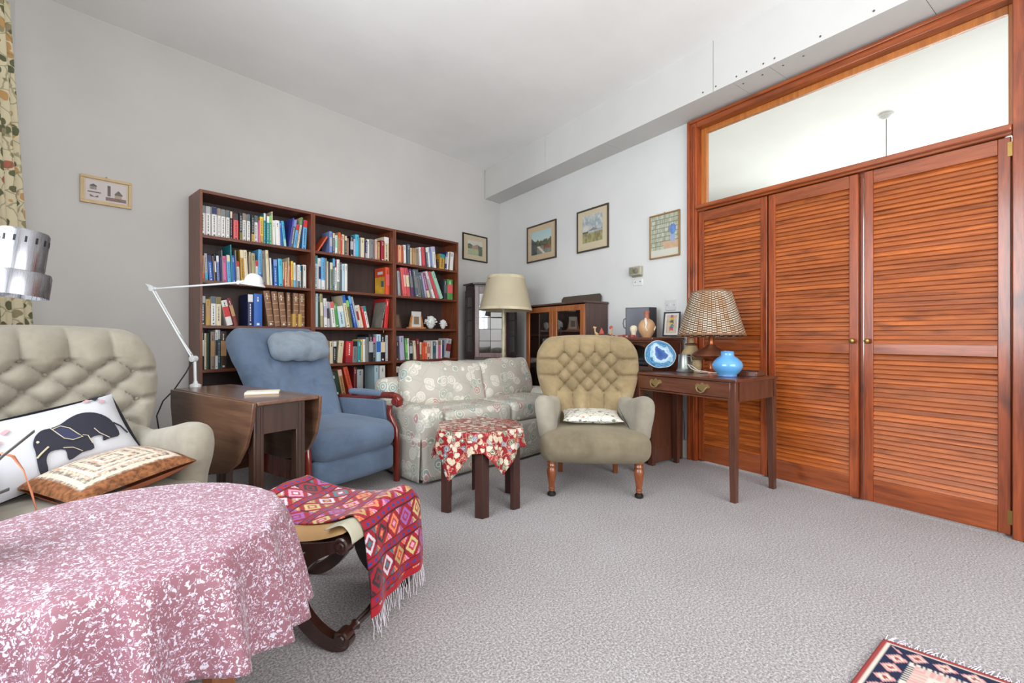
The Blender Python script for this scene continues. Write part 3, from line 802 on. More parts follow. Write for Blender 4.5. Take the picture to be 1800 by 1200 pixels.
def buttoned_chair(name, label, loc, rz, mt_back, mt_arm, mt_seat, P, Q, ncol, zrow, topz, bw, seat_z, group, loX=None):
    """low button-backed nursing chair: front faces local -y"""
    t = thing(name, label, 'armchair', loc, rz, group)
    A = 0.056
    rows = zrow            # list of (z, [x...]) from the top down
    zt, zb = rows[0][0], rows[-1][0]; z2 = rows[1][0]
    def quilt(x, z):
        if z > zt:
            q = abs(math.sin(PI * (x / P - .5))) ** .5; k = min(1, (z - zt) / .10); return A * (q * (1 - k * .45) + k * .45)
        if z < zb:
            ph = rows[-1][2]; q = abs(math.sin(PI * (x / P - ph))) ** .45; k = min(1, (zb - z) / .30); return A * (q * (1 - k * .6) + k * .6)
        pit = sum(.024 * math.exp(-((x - bx) ** 2 + (z - r[0]) ** 2) / .00016) for r in rows if abs(r[0] - z) < .05 for bx in r[1] if abs(bx - x) < .05)
        a = x / P + (z - z2) / (2 * Q); b = x / P - (z - z2) / (2 * Q)
        return -pit + A * (abs(math.sin(PI * a)) * abs(math.sin(PI * b))) ** .5
    def hw(v):
        return bw * (.70 + .30 * (lambda q: q * q * (3 - 2 * q))(min(1, max(0, (v + .05) / .85))) - .02 * max(0, (v - .85) / .15) ** 2)
    def ztop(u): return topz - .10 * max(0.0, (abs(u) - .66) / .34) ** 2.6 + .028 * (1 - u * u) - .016
    z0 = seat_z - .06
    def back(u, v, front):
        uu = 2 * u - 1; uu = math.copysign(abs(uu) ** .9, uu)
        z = z0 + (ztop(uu) - z0) * v; x = hw(v) * uu
        yb = .455 + .20 * v + .02 * math.sin(v * PI) - .075 * uu * uu * (.35 + .65 * v)
        e = (1 - abs(uu) ** 8) * (1 - v ** 14)
        if front:
            xm = max(abs(q) for r in rows for q in r[1])
            q = quilt(x, z); s = min(1, max(0, (abs(x) - xm + .015) / .03))
            if s > 0:
                c = A
                for r in rows:
                    if max(abs(k) for k in r[1]) > xm - .01: c = min(c, A * (1 - math.exp(-((z - r[0]) / .012) ** 2) * .75))
                q = q * (1 - s) + c * s
            y = yb - (.055 + q) * max(0, e) ** .5 
        else: y = yb + .05 * max(0, e) ** .5
        return (x, y, z)
    m = M().grid(lambda u, v: back(u, v, True), 110, 90).grid(lambda u, v: back(u, v, False), 24, 24, flip=True)
    obj('backrest', m, mt_back, t, sharp=80)
    bm_ = mesh_of('button', M().lathe([(.0005, -.004), (.007, -.003), (.0085, 0), (.006, .003), (.0005, .0045)], 10), mt_back)
    for r in rows:
        for x in r[1]:
            z = r[0]; v = (z - z0) / (topz - z0); uu = x / hw(v); u = math.copysign(abs(uu) ** (1 / .9), uu) * .5 + .5
            p = back(u, v, True); obj('button', bm_, None, t, (p[0], p[1] - .001, z), (PI / 2, 0, 0))
    # arms: scooped wings that sit on the seat rail
    prof = smooth_poly([(.05, seat_z - .08), (.0, seat_z + .02), (-.01, seat_z + .12), (.03, seat_z + .195), (.11, seat_z + .21), (.22, seat_z + .185), (.36, seat_z + .16), (.48, seat_z + .17), (.53, seat_z + .06), (.50, seat_z - .08)], 5)
    for s in (-1, 1):
        def bend(p):
            x, y, z = p; k = max(0, (z - seat_z + .05)) ; w = .205 + .03 * math.sin(max(0, min(1, (.45 - y) / .5)) * PI / 2) - .06 * max(0, (y - .15)) ** 1.2
            return (s * (w + x + .16 * k * max(.2, 1 - y / .55)), y, z)
        mm = M(); rslab(mm, prof, 0, .115, .054); mm.v = [bend(p) for p in mm.v]
        obj('arm', mm, mt_arm, t, sharp=70)
    def trap(p):
        x, y, z = p; k = (y + .07) / .57; return (x * (1.0 - .14 * k), y, z - .03 * max(0, k) ** 1.5)
    mm = M().rbox((.69, .575, seat_z - .215), .075, 12, (0.01, .02, .022), (0, .215, (seat_z + .215) / 2)); mm.v = [trap(p) for p in mm.v]
    obj('seat', mm, mt_seat, t, sharp=80)
    lp = [(.020, .085), (.020, .215), (.022, .222), (.022, .212), (.016, .205), (.0215, .19), (.0155, .182), (.023, .165), (.0235, .14), (.018, .09), (.0125, .055), (.0165, .05), (.0165, .044), (.012, .04), (.0155, .034), (.012, .028)][::-1]
    lp = [(.015, .028), (.019, .034), (.015, .040), (.021, .044), (.021, .050), (.017, .055), (.022, .09), (.030, .14), (.031, .165), (.021, .182), (.028, .190), (.022, .205), (.029, .212), (.029, .228)]
    for s in (-1, 1):
        l = obj('leg', M().lathe(lp, 18), M_TURNED, t, (s * .27, 0, 0)); obj('castor', M().lathe([(.022, 0), (.027, .006), (.027, .016), (.018, .027), (.012, .030)], 14), M_IRON, l)
        obj('leg', M().prism([(s * .20 - .016, .0), (s * .20 + .016, .0), (s * .20 + .02, .25), (s * .20 - .02, .25)], .50, .535), M_TURNED, t, bev=.003)
    return t
P, Q = .113, .0585
def rws(zt, n): return [(zt - Q * k, [(i - (n[k] - 1) / 2) * P for i in range(n[k])], .5 if n[k] % 2 == 0 else 0.0) for k in range(len(n))]
right_chair = buttoned_chair('armchair', 'low beige velvet button-back chair on turned legs, by the writing table', (2.060, 2.030, 0), R(-39.5), V_BEIGE, V_GREY, V_SEAT, P, Q, 5, rws(.887, [4, 5, 4, 5, 4, 3]), 1.0, .378, .405, 'button-back velvet chairs')
P, Q = .138, .060
left_chair = buttoned_chair('armchair', 'worn beige velvet button-back chair holding the elephant cushion, at left', (-.255, 2.05, 0), R(24), V_GREY, V_GREY, V_GREY, P, Q, 5, rws(.905, [4, 5, 4, 5, 4, 3]), 1.035, .375, .44, 'button-back velvet chairs')

# ------------------------------------------------------------------ loose cushions
def print_fabric(name, base, stops, scale, rough=.85, dist=.35, edge=None, thresh=None, bump=.1, coordk='Object'):
    """small-flower prints: random cell colours with petals cut by distance and noise"""
    t = NT(name); v0 = t.coord(coordk)
    nz = t.noisec(v0, scale * .7, 2)
    v = t.mix(dist * .12, v0, nz, 'ADD')
    vo = t.vor(v, scale); d = vo.outputs['Distance']; sep = t.n('SeparateColor', Color=vo.outputs['Color']).outputs[0]
    cell = t.ramp(sep, stops, 'CONSTANT')
    if edge:
        ring = t.math('SINE', t.math('MULTIPLY', d, edge[0])); cell = t.mix(t.ramp(ring, [(.55, (0, 0, 0, 1)), (.75, (1, 1, 1, 1))]), cell, rgb(*edge[1]))
    m = t.ramp(d, [(thresh or .42, (1, 1, 1, 1)), ((thresh or .42) + .05, (0, 0, 0, 1))])
    col = t.mix(m, rgb(*base), cell)
    vl = t.vor(v, scale * .55, 'DISTANCE_TO_EDGE'); col = t.mix(t.ramp(vl.outputs['Distance'], [(.015, (.55, .55, .55, 1)), (.04, (0, 0, 0, 1))]), col, stops[0][1])
    t.bsdf(col, rough, 0, t.bump(t.noise(v0, 40, 3), bump, .004), .25); return t.m
F_SOFA = print_fabric('sofa_chintz', (190, 183, 172), [(0, rgb(172, 176, 162)), (.22, rgb(200, 194, 184)), (.45, rgb(186, 152, 146)), (.62, rgb(152, 168, 164)), (.8, rgb(210, 204, 194))], 12, edge=(30, (226, 220, 208)), thresh=.5, bump=.25)
F_LEAF = print_fabric('leaf_print', (222, 218, 206), [(0, rgb(110, 122, 108)), (.4, rgb(158, 160, 146)), (.7, rgb(196, 150, 130))], 26, thresh=.26)
F_RED = print_fabric('red_flower_oilcloth', (136, 38, 42), [(0, rgb(190, 174, 150)), (.22, rgb(94, 104, 84)), (.42, rgb(198, 186, 178)), (.55, rgb(166, 46, 46)), (.78, rgb(104, 112, 134)), (.9, rgb(200, 190, 170))], 30, rough=.22, edge=(26, (208, 196, 178)), thresh=.5, bump=.05)
F_CURTAIN = print_fabric('curtain_leaf_print', (200, 190, 160), [(0, rgb(96, 96, 70)), (.25, rgb(140, 130, 100)), (.42, rgb(178, 140, 92)), (.6, rgb(90, 92, 68)), (.74, rgb(196, 186, 156)), (.84, rgb(160, 96, 78))], 21, thresh=.44)
c = thing('cushion', 'small white cushion with grey leaf print on the right-hand velvet chair', 'cushion', (0, 0, 0)); c.parent = None
fw = (math.sin(R(-39.5)), -math.cos(R(-39.5)))
c.location = (2.060 - fw[0] * .25, 2.030 - fw[1] * .25, .462); c.rotation_euler = (R(4), 0, R(-39.5))
obj('cushion_cover', M().pillow(.39, .32, .07, seed=2), F_LEAF, c, sharp=60)
c2 = thing('cushion', 'flat patchwork cushion with orange sides lying on left velvet chair', 'cushion')
c2.location = (-.235, 2.165, .508); c2.rotation_euler = (R(3), R(-7), R(34))
def ikat():
    t = NT('embroidered_patchwork'); v = t.coord('Object', (3.2, 22, 1)); w = t.noise(v, 1.2, 3); v2 = t.coord('Object')
    sx = t.n('SeparateXYZ', Vector=v2); r2 = t.math('MAXIMUM', t.math('ABSOLUTE', sx.outputs[0]), t.math('MULTIPLY', t.math('ABSOLUTE', sx.outputs[1]), 1.2))
    st = t.ramp(t.math('FRACT', t.math('MULTIPLY', r2, 15)), [(0, rgb(196, 176, 156)), (.25, rgb(132, 116, 104)), (.45, rgb(204, 192, 180)), (.62, rgb(182, 140, 116)), (.8, rgb(116, 106, 98))], 'CONSTANT')
    col = t.mix(t.ramp(t.noise(v2, 90, 2), [(.4, (0, 0, 0, 1)), (.6, (.6, .6, .6, 1))]), st, rgb(222, 208, 190))
    col = t.mix(t.ramp(r2, [(.152, (0, 0, 0, 1)), (.16, (1, 1, 1, 1))]), col, t.ramp(t.noise(v2, 60, 2), [(.35, rgb(98, 62, 40)), (.65, rgb(146, 96, 62))]))
    t.bsdf(col, .9, 0, t.bump(t.noise(v2, 130, 2), .5, .004), .2); return t.m
pm = M(); pm.grid(lambda u, v: ((2 * u - 1) * .19, (2 * v - 1) * .165, pillow_z((2 * u - 1) * .19, (2 * v - 1) * .165, .382, .332, .125)), 26, 26)
obj('embroidered_face', pm, ikat(), c2, sharp=60)
pm = M(); pm.grid(lambda u, v: ((2 * u - 1) * .19, (2 * v - 1) * .165, -pillow_z((2 * u - 1) * .19, (2 * v - 1) * .165, .382, .332, .12)), 26, 26, flip=True)
obj('orange_back', pm, plain('rust_cotton', (188, 112, 76), .85, var=.12), c2, sharp=60)
# elephant cushion: appliqué figure follows the swell of the pillow
c3 = thing('cushion', 'white cushion with black elephant applique propped on left velvet chair', 'cushion')
c3.location = (-.40, 2.335, .607); c3.rotation_euler = (R(58), R(-9), R(33))
EW, EH, ET = .44, .285, .12
obj('cushion_cover', M().pillow(EW, EH, ET, seed=9), plain('white_cotton', (192, 192, 197), .85, var=.04, bump=.2, bscale=14), c3, sharp=60)
obj('cushion_back', M().grid(lambda u, v: ((2 * u - 1) * EW * .498, (2 * v - 1) * EH * .502, -pillow_z((2 * u - 1) * EW * .5, (2 * v - 1) * EH * .5, EW, EH, ET * 1.06) - .001), 16, 16, flip=True), plain('black_piping', (30, 30, 38), .8), c3, sharp=60)
def applique(name, pts, mt, lift=.0025, sm=0):
    if sm: pts = smooth_poly(pts, sm)
    bm = bmesh.new(); vs = [bm.verts.new((p[0], p[1], 0)) for p in pts]; bm.faces.new(vs)
    bmesh.ops.triangulate(bm, faces=bm.faces)
    for _ in range(3):
        lg = [e for e in bm.edges if e.calc_length() > .022]
        if not lg: break
        bmesh.ops.subdivide_edges(bm, edges=lg, cuts=1); bmesh.ops.triangulate(bm, faces=bm.faces)
    for v in bm.verts: v.co.z = pillow_z(v.co.x, v.co.y, EW, EH, ET) + .0035 + lift
    me = bpy.data.meshes.new(name); bm.to_mesh(me); bm.free(); me.materials.append(mt)
    me.polygons.foreach_set('use_smooth', [True] * len(me.polygons))
    return obj(name, me, None, c3)
def strip(name, pts, w, mt, lift=.0045):
    mm = M(); mm.tube([(x, y, pillow_z(x, y, EW, EH, ET) + .0035 + lift) for x, y in pts], w, 5); return obj(name, mm, mt, c3)
M_EL = plain('black_applique', (34, 34, 48), .8, var=.1); M_CR = plain('cream_stitching', (196, 184, 158), .8)
# photo layout (4.285 px per px) mapped onto the cushion face
def ec(x, y): return ((x - 480) / 1000 * .455, (585 - y) / 560 * .275)
body = [(275, 640), (280, 590), (310, 535), (360, 500), (420, 500), (480, 490), (560, 455), (640, 440), (720, 460), (780, 510), (812, 580), (812, 690), (735, 700), (680, 705), (690, 660), (610, 660), (605, 740), (520, 745), (430, 770), (432, 690), (350, 672), (310, 720), (300, 790), (270, 825), (252, 790), (258, 720)]
applique('elephant', smooth_poly([ec(*p) for p in body], 3), M_EL)
applique('elephant_ear', smooth_poly([ec(*p) for p in [(420, 515), (470, 505), (515, 540), (545, 600), (560, 632), (500, 630), (455, 600), (425, 560)]], 4), plain('navy_applique', (48, 50, 78), .8), .004)
strip('ear_outline', [ec(*p) for p in [(420, 515), (470, 505), (515, 540), (545, 600), (565, 632), (500, 635), (455, 605), (440, 570), (410, 500)]], .0016, M_CR, .006)
strip('tusk', [ec(*p) for p in [(350, 635), (300, 665), (265, 690)]], .003, M_CR, .005)
strip('leg_outline', [ec(*p) for p in [(425, 672), (480, 690), (525, 735)]], .0014, M_CR, .005)
strip('leg_outline', [ec(*p) for p in [(570, 618), (600, 635), (605, 700)]], .0014, M_CR, .005)
strip('leg_outline', [ec(*p) for p in [(660, 590), (680, 640), (730, 695)]], .0014, M_CR, .005)
strip('tail', [ec(*p) for p in [(810, 580), (850, 620), (880, 690)]], .003, M_EL, .003)
applique('eye', smooth_poly([ec(*p) for p in [(300, 575), (312, 570), (318, 582), (304, 588)]], 3), M_CR, .0045)
M_PINKP = plain('pink_patch', (190, 150, 154), .85)
for x, y, mt in ((98, 453, M_EL), (185, 435, M_PINKP), (120, 500, M_PINKP), (735, 335, M_PINKP), (800, 330, M_EL), (830, 370, M_PINKP)):
    applique('patch', [ec(x - 30, y - 2), ec(x + 12, y - 20), ec(x + 32, y - 2), ec(x - 10, y + 20)], mt)

# ------------------------------------------------------------------ chintz sofa
sofa = thing('sofa', 'two-seat sofa in faded flower chintz before the bookcases', 'sofa', (1.254, 2.845, 0), R(8.8))
SL, SD = 1.70, .76
obj('base', M().rbox((SL - .02, SD - .02, .30), .02, 10, c=(SL / 2, SD / 2, .17)), F_SOFA, sofa)
def flare(p, xo): return p
for x0 in (0.0, SL - .20):
    m = M().rbox((.20, SD - .04, .25), .055, 10, (.006, .006, .012), (x0 + .10, SD / 2 - .03, .375)); obj('arm', m, F_SOFA, sofa, sharp=80)
obj('back', M().rbox((SL - .06, .16, .50), .06, 12, (0, .01, .01), (SL / 2, SD - .085, .42)), F_SOFA, sofa, sharp=80)
# valance of separate panels with a pleat gap at each front corner
def valance(x0, x1, y, along):
    L = x1 - x0
    def fn(u, v):
        a = x0 + L * u; w = .006 * math.sin(u * L * 9) * (1 - v); o = y - (.006 + .012 * (1 - v)) - w
        return (a, o, .02 + .29 * v) if along == 'x' else (o, a, .02 + .29 * v)
    m = M().grid(fn, 40, 8); o = obj('valance', m, F_SOFA, sofa, sharp=80); s = o.modifiers.new('thickness', 'SOLIDIFY'); s.thickness = .006
valance(.004, SL - .004, 0.0, 'x'); valance(.004, SD - .01, 0.0, 'y')
for k in range(2):
    x0 = .205 + k * (SL - .41) / 2
    obj('seat_cushion', M().rbox(((SL - .41) / 2 - .004, .575, .155), .035, 12, (0, .008, .018), (x0 + (SL - .41) / 4, .285, .385), nz=.006, seed=k), F_SOFA, sofa, sharp=80)
for k, (cx, w, tz) in enumerate(((.55, .76, R(3)), (1.22, .66, R(-2)))):
    m = M().rbox((w, .17, .37), .06, 14, (.01, .035, .02), nz=.016, seed=k * 5 + 3)
    obj('back_cushion', m, F_SOFA, sofa, (cx, .52 + .0 * k, .595), (R(-17), tz, R(-3 + 5 * k)), sharp=80)

# ------------------------------------------------------------------ blue reclining armchair
M_CHERRY = wood('cherry_red_frame', (74, 20, 14), (136, 44, 30), 2, 1.6, 0.22, 0, 0, 0.6)
rc = thing('recliner_chair', 'blue velvet reclining armchair with cherry-red wooden arms and head pillow', 'armchair', (.849, 2.917, 0), R(22))
obj('seat', M().rbox((.60, .60, .185), .075, 12, (.004, .03, .022), (0, .245, .345), nz=.004), V_BLUE, rc, sharp=80)
obj('footrest', M().rbox((.60, .08, .165), .035, 10, (0, .022, .004), (0, .015, .185), nz=.003), V_BLUE, rc, sharp=80)
obj('under_frame', M().box(-.29, .29, .08, .60, .13, .25), M_CHERRY, rc)
def bp(u, v, fr):
    uu = 2 * u - 1; hw = .285 + .065 * min(1, v / .7); z = .36 + .70 * v - .075 * max(0, (abs(uu) - .72) / .28) ** 2.2 * max(0, (v - .6) / .4)
    x = hw * uu * (1 - .06 * max(0, (v - .85) / .15) ** 2); yb = .55 + .40 * v ** 1.05
    e = max(0, (1 - abs(uu) ** 7) * (1 - v ** 12)) ** .5
    if fr:
        g = .105 - .035 * math.exp(-((uu / .33) ** 2)) * (.4 + .6 * math.sin(PI * min(1, v * 1.15)))
        for bx, bz in ((-.42, .62), (.42, .62), (-.42, .40), (.42, .40), (0, .52)): g -= .022 * math.exp(-(((uu - bx) / .07) ** 2 + ((v - bz) / .05) ** 2))
        g += .006 * math.sin(v * 46 + uu * 5) * max(0, abs(uu) - .55) * math.sin(PI * v)
        return (x, yb - g * e, z + .02 * e)
    return (x, yb + .05 * e, z - .02 * e)
obj('backrest', M().grid(lambda u, v: bp(u, v, 1), 70, 60).grid(lambda u, v: bp(u, v, 0), 20, 20, flip=True), V_BLUE, rc, sharp=80)
for bx, bz in ((-.42, .62), (.42, .62), (-.42, .40), (.42, .40)):
    p = bp(bx / 2 + .5, bz, 1); obj('button', M().lathe([(.0005, -.004), (.008, 0), (.0005, .004)], 10), V_BLUE, rc, (p[0], p[1] - .001, p[2]), (R(60), 0, 0))
m = M().rbox((.42, .12, .19), .055, 26, (.012, .03, .02), nz=.014, seed=4)
m.v = [(x, y - .007 * math.sin(x * 34 + z * 22 + 2 * math.sin(z * 30)) * max(0, 1 - (x / .24) ** 4) * (1 if y < 0 else 0), z + .003 * math.sin(x * 60)) for x, y, z in m.v]
hp = obj('head_pillow', m, velvet('worn_blue_pillow', (116, 122, 128), (138, 152, 166), (160, 172, 184), 5), rc, (.06, .705, .93), (R(-26), 0, 0), sharp=80)  # greyer blue mix for the head pillow
m = M().grid(lambda u, v: (-.13 + .26 * u, .03 + .22 * v, .095 + .022 * math.sin(PI * v) - .05 * v + .004 * math.sin(u * 9)), 12, 10); o = obj('pillow_strap', m, V_BLUE, hp, sharp=80); o.modifiers.new('thickness', 'SOLIDIFY').thickness = .006
for s in (-1, 1):
    x = s * .335
    pts = [(x, .0, .0), (x, .0, .10), (x, .0, .26), (x, .01, .36), (x, .045, .42), (x, .075, .46), (x, .07, .52)]
    m = M().tube(pts, [.024, .026, .027, .026, .024, .023, .024], 12, flat=.8); obj('front_leg', m, M_CHERRY, rc)
    pts = [(x, -.005, .522), (x, -.032, .535), (x, -.035, .562), (x, -.012, .580), (x, .03, .588), (x, .14, .585), (x, .30, .56), (x, .48, .545), (x * .98, .60, .54)]
    ar = obj('armrest', M().tube(pts, [.018, .024, .026, .027, .027, .027, .027, .026, .024], 12, flat=.85), M_CHERRY, rc)
    obj('scroll', M().lathe([(.004, -.034), (.026, -.032), (.03, -.02), (.03, .02), (.026, .032), (.004, .034)], 18), M_CHERRY, ar, (x, -.006, .55), (0, PI / 2, 0))
    obj('arm_pad', M().rbox((.062, .36, .034), .016, 8, (0, 0, .008), (x, .31, .592)), V_BLUE, ar, (0, 0, 0), (0, 0, 0), sharp=80)
    obj('side_panel', M().prism([(.07, .30), (.60, .28), (.60, .54), (.30, .55), (.10, .55)], x - s * .018 - .012, x - s * .018 + .012, 'yz'), V_BLUE, rc, bev=.006)
    obj('back_leg', M().tube([(x * .95, .62, 0), (x * .97, .60, .25), (x, .58, .55)], [.022, .025, .024], 10), M_CHERRY, rc)
# ================================================================== tables
M_OAKD = wood('dark_oak', (40, 26, 20), (74, 48, 36), 2, 1.3, 0.35, 0, 0, 0.3)
M_LEAF = wood('worn_walnut_top', (66, 42, 32), (128, 92, 70), 1, 0.55, 0.32, 0.35, 0, 0.4)
gt = thing('drop_leaf_table', 'dark wooden drop-leaf table with leaves down between chair and recliner', 'table', (.229, 2.222, 0), R(20))
GT = .718
obj('top', M().box(0, .285, 0, .90, GT - .018, GT), M_LEAF, gt, bev=.004)
lf = [(0, 0), (.012, -.09), (.05, -.19), (.12, -.275), (.23, -.335), (.36, -.36), (.54, -.36), (.67, -.335), (.78, -.275), (.85, -.19), (.888, -.09), (.90, 0)]
for x in (-.001, .286):
    s = -1 if x < .1 else 1
    m = M().prism(lf, -.008, .008, 'yz'); obj('leaf', m, M_LEAF, gt, (x + s * .010, 0, GT - .004), (0, R(-s * 2.5), 0), bev=.003)
for y in (.04, .86): obj('end_apron', M().box(.04, .195, y - .009, y + .009, .57, GT - .018), M_OAKD, gt)
for x in (.02, .215): obj('side_apron', M().box(x - .008, x + .008, .06, .84, .60, GT - .018), M_OAKD, gt)
for x in (.022, .213):
    for y in (.055, .845):
        l = obj('leg', M().box(x - .022, x + .022, y - .022, y + .022, 0, GT - .019), M_OAKD, gt, bev=.003)
        for k in (-.009, .009): obj('flute', M().box(x + k - .0035, x + k + .0035, y - .0245, y - .02, .03, GT - .03), M_OAKD, l)
obj('gate_leg', M().box(.0, .034, .30, .335, 0, .68), M_OAKD, gt, bev=.003)
obj('gate_leg', M().box(.24, .27, .56, .595, 0, .68), M_OAKD, gt, bev=.003)
obj('stretcher', M().box(.044, .19, .045, .065, .10, .14), M_OAKD, gt)
nb = thing('notebook', 'thin cream notebook lying on the drop-leaf table', 'book', (.285, 2.545, GT + .0005), R(-12))
obj('cover', M().box(-.075, .075, -.05, .05, 0, .004), plain('notebook_cover', (176, 150, 120), .6), nb); obj('pages', M().box(-.073, .073, -.048, .048, .004, .012), plain('notebook_pages', (222, 212, 192), .8), nb)

# ------------------------------------------------------------------ white jointed desk lamp clamped to the table
M_LAMPW = plain('white_enamel', (214, 216, 218), 0.3, 0.0, coat=.3)
dl = thing('desk_lamp', 'white jointed desk lamp with small dome shade above drop-leaf table', 'desk lamp', (.014, 3.098, GT))
ux, uy = .8183, -.5748      # arms swing in one vertical plane
def LP(a, z, o=0.0): return (ux * a + .5748 * o, uy * a + .8183 * o, z - GT)
obj('clamp', M().lathe([(.028, .0005), (.028, .012), (.012, .02), (.012, .03)], 16), M_LAMPW, dl)
obj('post', M().tube([LP(0, GT + .02), LP(-.003, .86)], .008, 10), M_LAMPW, dl)
obj('lower_joint', M().lathe([(.004, -.018), (.017, -.016), (.017, .016), (.004, .018)], 14), M_LAMPW, dl, LP(-.01, .875), (PI / 2, 0, R(-35)))
for o in (-.008, .008): obj('lower_arm', M().tube([LP(-.012, .875, o), LP(-.238, 1.265, o)], .0045, 8), M_LAMPW, dl)
obj('spring', M().tube([LP(-.02, .90), LP(-.09, 1.01)], .006, 8), plain('spring_steel', (150, 150, 150), .4, .8), dl)
obj('elbow', M().lathe([(.004, -.016), (.014, -.014), (.014, .014), (.004, .016)], 14), M_LAMPW, dl, LP(-.238, 1.265), (PI / 2, 0, R(-35)))
obj('elbow_fin', M().prism([(-.04, .03), (.0, .018), (-.004, -.012)], -.004, .004), M_LAMPW, dl, LP(-.238, 1.265), (0, 0, R(-35.09)))
obj('upper_arm', M().tube([LP(-.238, 1.265), LP(.235, 1.300)], .0055, 8), M_LAMPW, dl)
obj('head_joint', M().lathe([(.004, -.014), (.011, -.012), (.011, .012), (.004, .014)], 12), M_LAMPW, dl, LP(.245, 1.300), (PI / 2, 0, R(-35)))
obj('neck', M().tube([LP(.245, 1.300), LP(.285, 1.308)], .010, 8), M_LAMPW, dl)
sh = [(.004, .052), (.022, .048), (.038, .036), (.046, .018), (.048, -.002), (.060, -.012), (.061, -.018), (.058, -.016), (.046, -.004), (.042, .014), (.034, .032), (.004, .046)]
obj('shade', M().lathe(sh, 24, cap=False), M_LAMPW, dl, LP(.325, 1.300), (R(4), R(6), 0))
fx = [LP(-.015, .87), LP(-.05, .80), LP(-.12, .70), LP(-.18, .64), LP(-.24, .55, .03), LP(-.27, .30, .12), LP(-.28, .02, .2)]
obj('flex', M().tube(fx, .0035, 6), plain('dark_flex', (50, 50, 54), .6), dl)

# ------------------------------------------------------------------ six-legged side table under an oilcloth
hx = thing('hexagonal_table', 'small dark six-legged side table under the red flowered cloth', 'table', (1.42, 2.36, 0))
M_HEXW = wood('dark_red_oak', (42, 22, 18), (70, 38, 30), 2, 1.4, 0.4)
for k in range(6):
    a = R(2 + 60 * k); m = M()
    for s in (-1, 1):
        mt = rotm(0, 0, a + s * R(60), (math.cos(a) * .262, math.sin(a) * .262, 0)); m.box(-.002, .042, -.012, .012, 0, .445, mt) if s > 0 else m.box(-.002, .042, -.012, .012, 0, .445, rotm(0, 0, a - R(120), (math.cos(a) * .262, math.sin(a) * .262, 0)))
    m = M(); r0 = .262; c0 = (math.cos(a) * r0, math.sin(a) * r0); dp = (math.cos(a + R(120)), math.sin(a + R(120))); dm = (math.cos(a - R(120)), math.sin(a - R(120))); i_ = (-math.cos(a) * .024, -math.sin(a) * .024)
    w = .045; poly = [c0, (c0[0] + dp[0] * w, c0[1] + dp[1] * w), (c0[0] + dp[0] * w + i_[0], c0[1] + dp[1] * w + i_[1]), (c0[0] + i_[0], c0[1] + i_[1]), (c0[0] + dm[0] * w + i_[0], c0[1] + dm[1] * w + i_[1]), (c0[0] + dm[0] * w, c0[1] + dm[1] * w)]
    m.prism(poly, 0, .445, 'xy'); obj('leg', m, M_HEXW, hx, bev=.002)
obj('top', M().prism([(math.cos(R(2 + 60 * k)) * .278, math.sin(R(2 + 60 * k)) * .278) for k in range(6)], .446, .466, 'xy'), M_HEXW, hx, bev=.003)
ang_pk = [(204, .26, 26), (268, .235, 24), (338, .15, 30), (30, .2, 30), (95, .22, 30), (150, .2, 26)]
def hexr(a): q = (math.degrees(a) - 2) % 60 - 30; return .282 * math.cos(R(30)) / math.cos(R(q))
def cloth_hex(u, v):
    a = 2 * PI * u; dg = math.degrees(a); rh = hexr(a) * .985 + .003
    if v < .45:
        r = rh * (v / .45); return (math.cos(a) * r, math.sin(a) * r, .4685 + .0015 * math.sin(a * 5) * (v / .45))
    drop = .10; rip = 0
    for c0, h, w in ang_pk:
        q = ((dg - c0 + 180) % 360 - 180) / w; drop = max(drop, .10 + (h - .10) * max(0, 1 - abs(q)))
    for c0, h, w in ang_pk: q = ((dg - c0 + 180) % 360 - 180) / w; rip += .022 * math.exp(-q * q * 3)
    k = (v - .45) / .55; r = rh + .004 * min(1, k * 8) + (rip + .012 * math.sin(a * 13)) * k ** .8 + .012 * k
    return (math.cos(a) * r, math.sin(a) * r, .4685 - (.006 * min(1, k * 5)) - drop * k)
o = tag(obj('tablecloth', M().grid(cloth_hex, 150, 34, wrapu=True), F_RED, None, (1.42, 2.36, 0), sharp=75, merge=True), 'red flowered oilcloth draped over the six-legged side table', 'tablecloth')
o.modifiers.new('thickness', 'SOLIDIFY').thickness = .002

